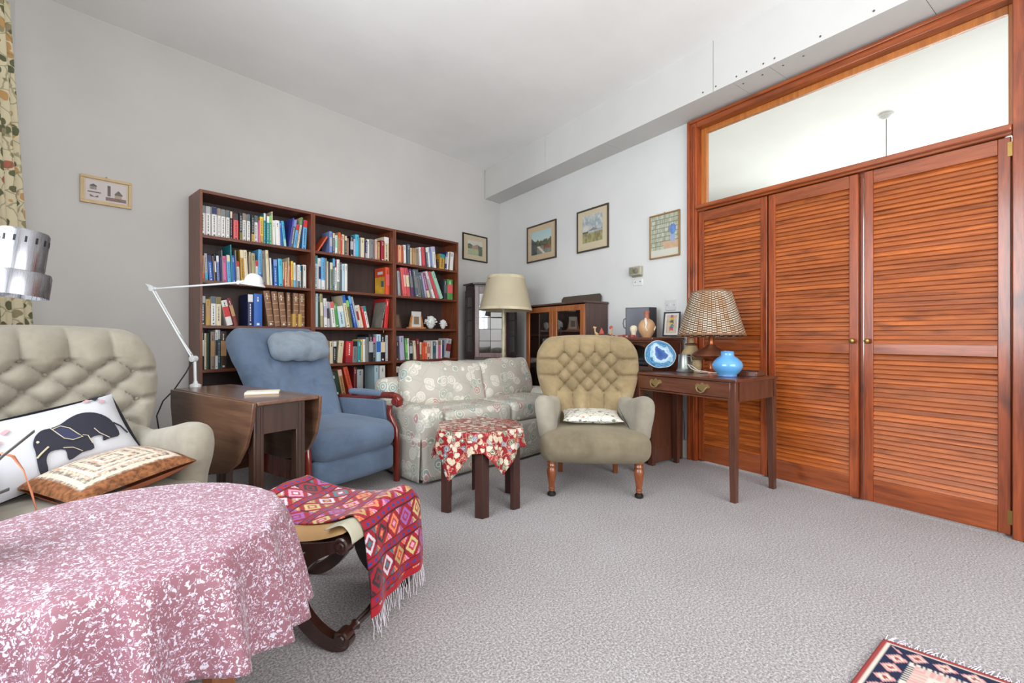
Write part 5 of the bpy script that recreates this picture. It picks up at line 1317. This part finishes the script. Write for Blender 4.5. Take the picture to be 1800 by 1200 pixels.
# ------------------------------------------------------------------ things standing on the writing table
bv = thing('vase', 'squat sky-blue glazed vase at the front of the writing table', 'vase', (2.822, 1.602, ZT))
vp = [(.052, 0), (.055, .006), (.056, .014), (.075, .032), (.090, .058), (.0915, .075), (.084, .095), (.062, .118), (.044, .130), (.039, .136), (.039, .158), (.041, .161), (.036, .162), (.034, .136), (.03, .12)]
obj('body', M().lathe(vp, 48), plain('blue_glaze', (92, 160, 214), .12, var=.05, coat=.6), bv, sharp=70)
obj('foot_ring', M().lathe([(.054, .0), (.057, .004), (.0555, .010)], 40, cap=False), plain('blue_glaze_dark', (96, 128, 180), .3), bv)
cl2 = thing('table_lamp', 'copper table lamp with patterned cone shade on the writing table', 'table lamp', (3.0, 1.822, ZT))
M_COP = plain('copper', (206, 124, 84), .32, .85, var=.2); M_COPD = plain('dark_copper', (156, 98, 72), .38, .75, var=.3)
obj('foot', M().lathe([(.055, 0), (.054, .006), (.03, .018), (.02, .03), (.022, .07), (.03, .085)], 28), M_COP, cl2)
obj('bowl', M().lathe([(.03, .085), (.075, .098), (.112, .112), (.126, .124), (.127, .13), (.112, .145), (.07, .165), (.035, .185), (.022, .20)], 40), M_COPD, cl2)
obj('stem', M().lathe([(.022, .20), (.017, .215), (.018, .25), (.012, .26), (.012, .33)], 20), M_COP, cl2)
def shade_pattern():
    t = NT('chain_pattern_shade'); tc = t.t.nodes.new('ShaderNodeTexCoord'); s = t.n('SeparateXYZ', Vector=tc.outputs['Object'])
    ang = t.math('MULTIPLY', t.math('ARCTAN2', s.outputs[1], s.outputs[0]), 44 / (2 * PI)); z = t.math('MULTIPLY', s.outputs[2], 62)
    colm = t.math('FLOOR', ang); par = t.math('MULTIPLY', t.math('MODULO', t.math('ABSOLUTE', colm), 2), .5)
    fx_ = t.math('ABSOLUTE', t.math('SUBTRACT', t.math('FRACT', ang), .5)); fz = t.math('FRACT', t.math('ADD', z, par))
    zz = t.math('ABSOLUTE', t.math('SUBTRACT', fz, .5))
    dark = t.math('MAXIMUM', t.math('GREATER_THAN', zz, t.math('ADD', .26, t.math('MULTIPLY', fx_, .22))), t.math('GREATER_THAN', fx_, .43))
    big = t.noise(t.coord('Object', (1, 1, .4)), 14, 2)
    lite = t.ramp(big, [(.4, rgb(196, 180, 160)), (.6, rgb(178, 142, 108))])
    t.bsdf(t.mix(dark, lite, rgb(62, 50, 44)), .8, 0, None, .2); return t.m
hs = obj('shade', M().lathe([(.225, .262), (.134, .572), (.131, .572), (.222, .262)], 64, cap=False), shade_pattern(), cl2, (0, 0, 0), (R(-1.5), R(2.0), 0))
M_BRAID = plain('brown_braid', (126, 92, 66), .7, var=.2)
obj('lower_braid', M().lathe([(.2265, .259), (.2245, .272), (.2215, .272), (.2235, .259)], 64, cap=False), M_BRAID, hs); obj('upper_braid', M().lathe([(.1375, .563), (.135, .574), (.132, .574), (.1345, .563)], 64, cap=False), M_BRAID, hs)
obj('shade_carrier', M().tube([(-.13, 0, .56), (.13, 0, .56)], .003, 6).tube([(0, -.13, .56), (0, .13, .56)], .003, 6).tube([(0, 0, .32), (0, 0, .56)], .004, 6), M_BRASSD, cl2)
obj('flex', M().tube([(-.03, -.02, .006), (-.10, .02, .008), (-.14, .06, .03), (-.13, .10, .06), (-.10, .09, .05), (-.10, .04, .02), (-.06, -.05, .006), (.02, -.10, .005), (.10, -.18, .005)], .0035, 6), plain('white_flex', (214, 206, 196), .5), cl2)
tk = thing('tankard', 'pewter tankard with handle standing next to the agate slice', 'mug', (2.925, 1.985, ZT))
M_PEW = plain('pewter', (150, 154, 152), .35, .9, var=.15)
obj('body', M().lathe([(.060, 0), (.062, .006), (.052, .018), (.046, .03), (.040, .12), (.041, .126), (.037, .126), (.042, .03), (.01, .02)], 32), M_PEW, tk)
obj('handle', M().tube([(-.012, -.040, .112), (-.022, -.066, .112), (-.026, -.078, .08), (-.022, -.066, .045), (-.014, -.044, .034)], .0055, 8), M_PEW, tk)
ag = thing('agate_slice', 'polished blue and white agate slice on a wire stand', 'ornament', (2.862, 2.150, ZT), R(-48))
NA = 72
def agout(a): return .108 * (1 + .05 * math.cos(2 * a + .6) + .03 * math.cos(3 * a + 1.2) + .012 * math.cos(7 * a))
def agf(u, v): a = 2 * PI * u; r = agout(a) * v; return (r * math.cos(a), 0, r * math.sin(a))
def agc(i, co):
    x, z = co.x, co.z; a = math.atan2(z, x); q = math.hypot(x, z) / agout(a); n_ = fbm(x, z, 17, 3, 2.1)
    if q > .965: return (200, 206, 208)
    k = q + n_ * .55
    if k > .70: return mixc((36, 88, 136), (84, 142, 178), abs(math.sin(k * 22)))
    if k > .56: return mixc((180, 204, 218), (96, 150, 184), abs(math.sin(k * 40)) * .5)
    if k > .42: return mixc((206, 216, 224), (150, 186, 208), abs(math.sin(k * 55)) * .6)
    return mixc((40, 72, 140), (72, 116, 176), k * 2 + n_)
mt_ag = NT('agate'); at = mt_ag.n('Attribute', {'attribute_name': 'col'}); mt_ag.bsdf(at.outputs['Color'], .12, 0, None, .6, coat=.5)
o = obj('slice', M().grid(agf, NA, 40, wrapu=True), mt_ag.m, ag, (0, 0, .122), (R(-12), 0, 0), sharp=80, merge=False); paint(o, agc); q = o.modifiers.new('thickness', 'SOLIDIFY'); q.thickness = .006; q.offset = 0
obj('wire_stand', M().tube([(-.05, -.035, .022), (-.05, -.03, .006), (-.05, .03, .004), (-.04, .045, .08), (.04, .045, .08), (.05, .03, .004), (.05, -.03, .006), (.05, -.035, .022)], .003, 6), M_IRON, ag)
M_RAF = plain('woven_raffia', (184, 160, 120), .85, var=.25, bump=.9, bscale=110)
rf = thing('raffia_flask', 'woven raffia flask with dark collar behind the tankard', 'bottle', (3.075, 2.030, ZT))
obj('body', M().lathe([(.052, 0), (.056, .01), (.058, .05), (.078, .085), (.08, .10), (.064, .14), (.040, .18), (.024, .205), (.020, .22)], 28), M_RAF, rf)
obj('collar', M().lathe([(.036, .19), (.046, .194), (.044, .202), (.028, .208)], 24), plain('dark_collar', (92, 60, 46), .7), rf); obj('neck', M().lathe([(.019, .205), (.023, .225), (.018, .24), (.012, .246)], 18), M_RAF, rf)
rp = thing('raffia_pot', 'small woven pot between the flask and the copper lamp foot', 'pot', (2.985, 1.925, ZT))
obj('body', M().lathe([(.024, 0), (.026, .008), (.034, .03), (.038, .06), (.036, .078), (.031, .078), (.032, .06), (.02, .01)], 24), M_RAF, rp); obj('rim', M().lathe([(.034, .076), (.038, .08), (.036, .085), (.032, .08)], 24, cap=False), M_RAF, rp)
bx_ = thing('wooden_tray', 'low dark wooden tray behind the blue vase', 'tray', (3.02, 1.585, ZT), R(8))
obj('base', M().box(-.075, .075, -.09, .09, 0, .008), M_REDV, bx_); obj('rim', M().box(-.08, .08, -.095, -.087, 0, .03).box(-.08, .08, .087, .095, 0, .03).box(-.08, -.072, -.087, .087, 0, .03).box(.072, .08, -.087, .087, 0, .03), M_REDV, bx_, bev=.002)

# ------------------------------------------------------------------ things standing on the bureau
ZB = BH + .0006
vk = thing('toy_ship', 'small carved wooden ship with red sail on the bureau top', 'ornament', (3.035, 2.885, ZB), R(-35))
M_TAN = plain('carved_tan_wood', (204, 168, 124), .6, var=.1); M_DKH = plain('dark_hull', (58, 48, 46), .5)
hull = cr([(-.075, .085, 0), (-.078, .06, 0), (-.070, .030, 0), (-.045, .012, 0), (0, .008, 0), (.045, .012, 0), (.070, .030, 0), (.078, .06, 0), (.073, .08, 0)], 4)
obj('hull', M().tube([(p[0], 0, p[1] + .008) for p in [(q[0], q[1]) for q in hull]], [.007] * 8 + [.013] * (len(hull) - 16) + [.007] * 8, 10), M_TAN, vk)
obj('deck', M().prism([(-.058, .03), (-.04, .018), (.04, .018), (.058, .03)], -.016, .016), M_DKH, vk, bev=.003)
obj('sail', M().prism([(-.038, .030), (.004, .030), (.002, .045), (-.012, .075), (-.020, .086), (-.030, .06)], -.006, .006), plain('red_sail', (196, 84, 74), .7), vk, bev=.002)
obj('figurehead', M().prism([(-.095, .082), (-.068, .078), (-.062, .095), (-.075, .092), (-.088, .10)], -.006, .006), M_TAN, vk, bev=.001); obj('stern_figure', M().prism([(.060, .07), (.085, .085), (.08, .10), (.066, .105), (.05, .085)], -.006, .006), plain('red_sail', (196, 84, 74), .7), vk, bev=.001)
for k in range(13):
    c_ = [(150, 60, 58), (196, 150, 130), (120, 60, 56), (176, 96, 84)][k % 4]
    if k == 0: bb = thing('block_row', 'row of small red and buff blocks along the bureau front', 'ornament', (2.93, 2.60, ZB))
    obj('block', M().cbox((.0, .17 - k * .028, .007 + .002 * (k % 3)), (.022, .025, .014 + .004 * (k % 3))), plain('block_%d' % (k % 4), c_, .6), bb, bev=.001)
pf = thing('portfolio_case', 'slate-grey portfolio case standing open on the bureau', 'case', (3.12, 2.565, ZB), R(-52))
M_SLATE = plain('slate_vinyl', (92, 94, 104), .5, var=.04); M_SLD = plain('dark_vinyl', (50, 50, 54), .5)
obj('front_cover', M().box(-.10, .09, -.008, .008, 0, .25), M_SLATE, pf, bev=.003); obj('edge_binding', M().box(-.102, .09, -.009, .009, .25, .254).box(-.104, -.10, -.009, .009, 0, .254), M_SLD, pf)
obj('side_flap', M().box(0, .075, -.006, .006, 0, .255), M_SLD, pf, (.09, .0, 0), (0, 0, R(38)), bev=.002)
obj('handle', M().tube([(-.102, 0, .16), (-.118, 0, .155), (-.124, 0, .12), (-.118, 0, .085), (-.102, 0, .075)], .005, 8), M_SLATE, pf)
jg = thing('ceramic_jug', 'round tan pottery jug with white trailing decoration on the bureau', 'jug', (3.02, 2.395, ZB))
M_TER = plain('tan_pottery', (198, 156, 116), .45, var=.08); M_WSL = plain('white_slip', (226, 214, 200), .5)
obj('body', M().lathe([(.036, 0), (.038, .006), (.045, .015), (.064, .05), (.068, .08), (.062, .11), (.045, .135), (.024, .148)], 36), M_TER, jg)
obj('neck', M().lathe([(.024, .146), (.019, .165), (.018, .19), (.024, .212), (.020, .213), (.015, .19)], 24), plain('red_pottery', (168, 100, 78), .5), jg)
obj('figure_relief', M().tube([(-.030, -.012, .150), (-.048, -.028, .130), (-.054, -.040, .105), (-.056, -.034, .08), (-.048, -.044, .05)], [.009, .012, .010, .007, .004], 8), M_WSL, jg)
obj('leaf_relief', M().tube([(.006, -.066, .055), (.020, -.066, .075), (.030, -.062, .09)], [.003, .006, .002], 8), M_WSL, jg)
hd = thing('small_bust', 'small pale carved head beside the tan jug', 'ornament', (2.955, 2.475, ZB))
obj('base', M().lathe([(.026, 0), (.026, .006), (.022, .01)], 16), M_DKH, hd)
obj('head', M().lathe([(.020, .008), (.019, .03), (.024, .045), (.031, .062), (.030, .08), (.020, .093), (.004, .098)], 20), plain('pale_stone', (216, 204, 178), .7, var=.06), hd)
obj('nose', M().prism([(-.006, .05), (.006, .05), (.0, .07)], -.036, -.024, 'xz'), plain('pale_stone', (216, 204, 178), .7), hd, (0, 0, 0), (0, 0, R(-35)))
# ================================================================== pictures, fittings and the left edge
M_ART = attr_mat('watercolour_print', .7)
M_PGL = glass_mat('picture_glass', (1, 1, 1), .02)
def picture(name, label, loc, rz, w, h, fw, fcol, mat_c, iw, ih, fn, group='framed pictures on the walls', dz=0.0, n=64, hook=True, tilt=0.0):
    p = thing(name, label, 'picture', loc, 0, group); p.rotation_euler = (tilt, 0, rz); fm = plain('frame_%d_%d_%d' % fcol, fcol, .45, var=.15)
    t = .018
    for nm, b_ in (('top_rail', (-w / 2, w / 2, h / 2 - fw, h / 2)), ('bottom_rail', (-w / 2, w / 2, -h / 2, -h / 2 + fw)), ('left_rail', (-w / 2, -w / 2 + fw, -h / 2 + fw, h / 2 - fw)), ('right_rail', (w / 2 - fw, w / 2, -h / 2 + fw, h / 2 - fw))):
        obj(nm, M().box(b_[0], b_[1], -t, -.001, b_[2], b_[3]), fm, p, bev=.002)
    obj('mount', M().box(-w / 2 + fw, w / 2 - fw, -.009, -.003, -h / 2 + fw, h / 2 - fw), plain('mount_%d_%d_%d' % mat_c, mat_c, .85), p)
    o = obj('painting', M().grid(lambda u, v: ((u - .5) * iw, -.0096, (v - .5) * ih + dz), n, n), M_ART, p)
    paint(o, lambda i, co: fn((i % n) / (n - 1), (i // n) / (n - 1)))
    obj('glass', M().box(-w / 2 + fw, w / 2 - fw, -.0125, -.0115, -h / 2 + fw, h / 2 - fw), M_PGL, p)
    if hook: obj('hook', M().lathe([(.004, 0), (.006, .003), (.003, .006)], 8), M_BRASSD, p, (0, -.004, h / 2 + .006), (PI / 2, 0, 0))
    return p
def lane(u, v):
    n_ = fbm(u, v, 9, 3, 1.0)
    sky = mixc((214, 220, 206), (178, 206, 208), v)
    hz = .52 + .36 * fbm(u * 1.0, 0, 9, 4, 4.0) + .10 * max(0, u - .45)
    if u < .30 and v < .75 - 1.0 * u + .02 * n_: return mixc((96, 100, 102), (60, 66, 70), .5 + n_)
    if v > hz + .05: return sky
    if v > .34: return mixc((120, 112, 78), (70, 76, 58), .5 + n_ * 1.6)
    if u > .62 and v > .18: return mixc((168, 110, 84), (120, 80, 62), .5 + n_ * 1.2)
    if abs(u - .35 - (.34 - v) * .9) < .06: return (222, 206, 186)
    return mixc((112, 128, 122), (150, 150, 138), .5 + n_)
def moor(u, v):
    n_ = fbm(u * 1.6, v, 6, 4, 7.0)
    if v > .42:
        if v < .42 + .12 * max(0, 1 - abs(u - .55) * 4) + .10 * max(0, u - .68): return mixc((120, 122, 128), (150, 150, 152), .5 + n_)
        return mixc((150, 166, 178), (214, 212, 202), .55 + n_ * 1.8)
    if v > .36: return mixc((196, 202, 204), (130, 136, 140), .4 + n_) if u > .3 else mixc((84, 80, 66), (110, 104, 84), .5 + n_)
    return mixc((170, 166, 112), (128, 116, 84), .4 + n_ * 1.6)
def house(u, v):
    n_ = fbm(u, v, 10, 3, 3.0)
    if v > .70 + .05 * math.sin(u * 12): return mixc((206, 202, 190), (190, 188, 178), n_ + .5)
    if .28 < u < .70 and .42 < v < .70 + .06 * (.5 - abs(u - .5)): return mixc((176, 142, 128), (150, 120, 110), .5 + n_)
    if v > .42 or u > .74: return mixc((112, 124, 104), (78, 90, 76), .5 + n_ * 1.5)
    return mixc((148, 166, 132), (182, 176, 140), .4 + n_ * 1.2)
def bookshop(u, v):
    n_ = fbm(u, v, 8, 3, 5.0)
    if v < .14: return (214, 212, 200)
    if ((u - .80) / .12) ** 2 + ((v - .60) / .13) ** 2 < 1: return mixc((84, 116, 186), (126, 156, 208), .5 + n_)
    if .72 < u < .88 and .30 < v < .50: return (158, 172, 206)
    if v < .32 and u > .35 + (.32 - v): return mixc((212, 186, 152), (196, 160, 130), .5 + n_)
    if (v * 9.0) % 1 < .14: return (112, 112, 100)
    if (u * 6.0) % 1 < .07 or (u * 17 + math.floor(v * 9) * .4) % 1 < .12: return (134, 136, 120)
    return mixc((206, 204, 186), (166, 176, 150), .5 + n_ * 1.6)
def cork(u, v):
    base = (196, 186, 184)
    def inb(a, b_, c_, d_): return a < u < b_ and c_ < v < d_
    if inb(.04, .36, .36, .42) or (inb(.10, .26, .68, .72 + .10 * max(0, 1 - abs(u - .18) / .09))) : return (58, 44, 54)
    if v > .52 and v < .70 and inb(.08, .25, .5, .7): return (150, 142, 128) if (u * 40) % 1 < .6 else (90, 80, 76)
    if inb(.52, .60, .30, .84): return (66, 44, 46)
    if inb(.70, .90, .40, .40 + .26 * max(0, 1 - abs(u - .80) / .13)): return (70, 60, 56)
    if inb(.70, .88, .24, .42): return (160, 140, 116)
    if inb(.48, .99, .06, .24): return mixc((70, 48, 56), (150, 100, 84), .5 + fbm(u, v, 22))
    if inb(.10, .30, .14, .16 + .10 * abs(u - .20) / .1): return (84, 66, 66)
    return base
picture('framed_picture', 'framed watercolour of a lane, leftmost picture on the right wall', (XR, 4.138, 2.096), -PI / 2, .54, .432, .016, (66, 50, 38), (206, 184, 150), .37, .27, lane)
picture('framed_picture', 'framed moorland watercolour hanging highest, middle of the right wall', (XR, 3.310, 2.087), -PI / 2, .445, .434, .016, (70, 60, 46), (210, 196, 166), .28, .275, moor, dz=.01)
picture('framed_picture', 'narrow gilt-framed bookshop drawing beside the door frame', (XR, 2.448, 1.868), -PI / 2, .305, .383, .012, (150, 116, 70), (214, 210, 196), .272, .345, bookshop, dz=.008)
xx, yy = onA(-.463, 0); picture('framed_picture', 'small black-framed house watercolour right of the bookcases', (xx, yy, 2.098), TA, .425, .328, .016, (28, 24, 22), (196, 180, 152), .25, .18, house)
xx, yy = onA(-3.917, 0); picture('framed_picture', 'small pale-framed cork picture alone on the left grey wall', (xx, yy, 1.972), TA, .262, .182, .018, (196, 168, 124), (190, 172, 146), .205, .130, cork, n=90)
def figure(u, v):
    n_ = fbm(u, v, 7, 3, 8.0); d = (u - .5) * 1.4
    if abs(d) < .3 * (1 - abs(v - .45)) and v > .15:
        k = int((v + n_ * .3) * 7) % 5; return [(206, 170, 50), (190, 70, 50), (60, 110, 150), (216, 184, 60), (70, 90, 60)][k]
    return mixc((206, 196, 178), (186, 160, 140), .5 + n_ * 1.4)
p = picture('framed_picture', 'black-framed colourful print leaning on the wall at bureau end', (3.235, 2.292, BH + .105), 0, .135, .205, .011, (34, 32, 34), (222, 220, 214), .085, .155, figure, group=None, hook=False)
p.rotation_euler = (R(-12), 0, R(-72)); p.location = (3.225, 2.305, BH + .1065)
# wall fittings
M_PLAST = plain('white_plastic', (222, 222, 222), .4); M_PLG = plain('grey_plastic', (206, 206, 208), .4)
sw = thing('light_switch', 'square white light switch plate above the bureau end', 'light switch', (XR, 2.388, 1.266), -PI / 2)
obj('plate', M().box(-.049, .049, -.008, 0, -.046, .046), M_PLG, sw, bev=.003); obj('rocker', M().box(-.006, .006, -.013, -.008, -.013, .013), M_PLAST, sw, bev=.001)
for x in (-.034, .034): obj('screw', M().lathe([(.004, 0), (.003, .001)], 8), M_SCREW, sw, (x, -.008, 0), (PI / 2, 0, 0))
sk = thing('wall_socket', 'small double socket plate under the grey thermostat', 'socket', (XR, 2.737, 1.491), -PI / 2)
obj('plate', M().box(-.052, .052, -.007, 0, -.028, .028), M_PLAST, sk, bev=.002)
for x in (-.028, .028): obj('screw', M().lathe([(.006, 0), (.005, .002)], 8), M_SCREW, sk, (x, -.007, .006), (PI / 2, 0, 0))
obj('divider', M().box(-.002, .002, -.008, -.006, -.02, .02), M_PLG, sk)
tm = thing('thermostat', 'grey-green boxy thermostat on right wall below the moorland picture', 'thermostat', (XR, 2.747, 1.594), -PI / 2)
obj('backplate', M().box(-.052, .062, -.012, 0, -.052, -.03), plain('thermostat_base', (148, 148, 128), .5), tm, bev=.002)
obj('housing', M().box(-.065, .068, -.042, 0, -.040, .042), plain('thermostat_grey', (166, 164, 144), .45), tm, bev=.006); obj('dial', M().lathe([(.026, 0), (.026, .008), (.02, .012)], 20), plain('thermostat_dial', (122, 118, 104), .5), tm, (.02, -.042, 0), (PI / 2, 0, 0)); obj('label_plate', M().box(-.058, -.012, -.044, -.042, -.028, .03), plain('thermostat_plate', (134, 130, 116), .5), tm)
wc = thing('wall_cable', 'thin grey cable drooping down the wall above the skirting', 'cable', (XR - .008, 2.245, 0))
obj('cable', M().tube([(0, .10, .52), (-.01, .055, .47), (-.012, .015, .38), (-.004, .004, .26), (0, .01, .15)], .003, 6), plain('cable_grey', (120, 120, 126), .6), wc); obj('clip', M().cbox((0, .012, .2), (.008, .012, .006)), M_PLAST, wc)

# ------------------------------------------------------------------ curtain and aluminium lamp at the left edge
def curtf(u, v):
    y = 2.55 + 1.06 * u; z = .06 + 2.62 * v; k = 1 - v
    fold = math.sin(u * 2 * PI * 7.5 + .6) + .3 * math.sin(u * 2 * PI * 17 + 1)
    return (-.785 + (.026 + .014 * k) * fold + .075 * k * u, y - (.24 * v) * u, z)
cu = thing('curtain', 'long cream curtain with leaf and fruit print at the left window', 'curtain', (0, 0, 0))
o = obj('drape', M().grid(curtf, 220, 40), F_CURTAIN, cu, sharp=80); o.modifiers.new('thickness', 'SOLIDIFY').thickness = .003
obj('rail', M().tube([(-.80, -.1, 2.70), (-.80, 3.5, 2.70)], .012, 10), M_WHITE, cu)
obj('heading', M().grid(lambda u, v: (-.795 + .03 * math.sin(u * 2 * PI * 7.5 + .6), 2.55 + .79 * u, 2.66 + .03 * v), 120, 3), F_CURTAIN, cu, sharp=80)
def brushed():
    t = NT('brushed_aluminium'); tc = t.t.nodes.new('ShaderNodeTexCoord'); v = t.coord('Object', (60, 60, 1)); n_ = t.noise(v, 6, 2)
    t.bsdf(rgb(150, 150, 156), t.ramp(n_, [(.3, (.22, .22, .22, 1)), (.7, (.34, .34, .34, 1))]), 1.0); return t.m
M_ALU = brushed()
al = thing('reading_lamp', 'brushed aluminium reading lamp with slotted cylindrical head at left edge', 'lamp', (-.70, 1.62, 0))
hd_ = (-.392 + .70, 1.800 - 1.62, 1.172)
TL = (R(-3), R(6), 0)
hm = M().lathe([(.052, .006), (.052, .112), (.049, .118), (.004, .119)], 56, cap=False); hm.lathe([(.0505, .112), (.0505, .006)], 56, cap=False)
hh = obj('upper_can', hm, M_ALU, al, hd_, TL)
obj('lower_can', M().lathe([(.069, -.062), (.069, -.004), (.066, .004), (.052, .007), (.050, .004), (.064, -.002), (.067, -.006), (.067, -.062)], 56, cap=False), M_ALU, al, hd_, TL)
for k in range(15): a = 2 * PI * k / 15; obj('slot', M().cbox((0, 0, 0), (.0015, .0045, .016)), plain('slot_shadow', (22, 22, 24), .8), hh, (.0522 * math.cos(a), .0522 * math.sin(a), .09), (0, 0, a))
obj('bulb', M().lathe([(.012, .03), (.03, -.01), (.032, -.03), (.02, -.05), (.002, -.056)], 16), MATS['opal_bulb'], al, hd_, TL)
obj('arm', M().tube([(0, 0, 1.36), (.12, .07, 1.34), hd_[:2] + (1.25,)], .007, 8), M_ALU, al); obj('pole', M().tube([(0, 0, .02), (0, 0, 1.38)], .011, 10), M_ALU, al)
obj('base', M().lathe([(.13, 0), (.13, .012), (.10, .022), (.015, .03)], 32), M_ALU, al)
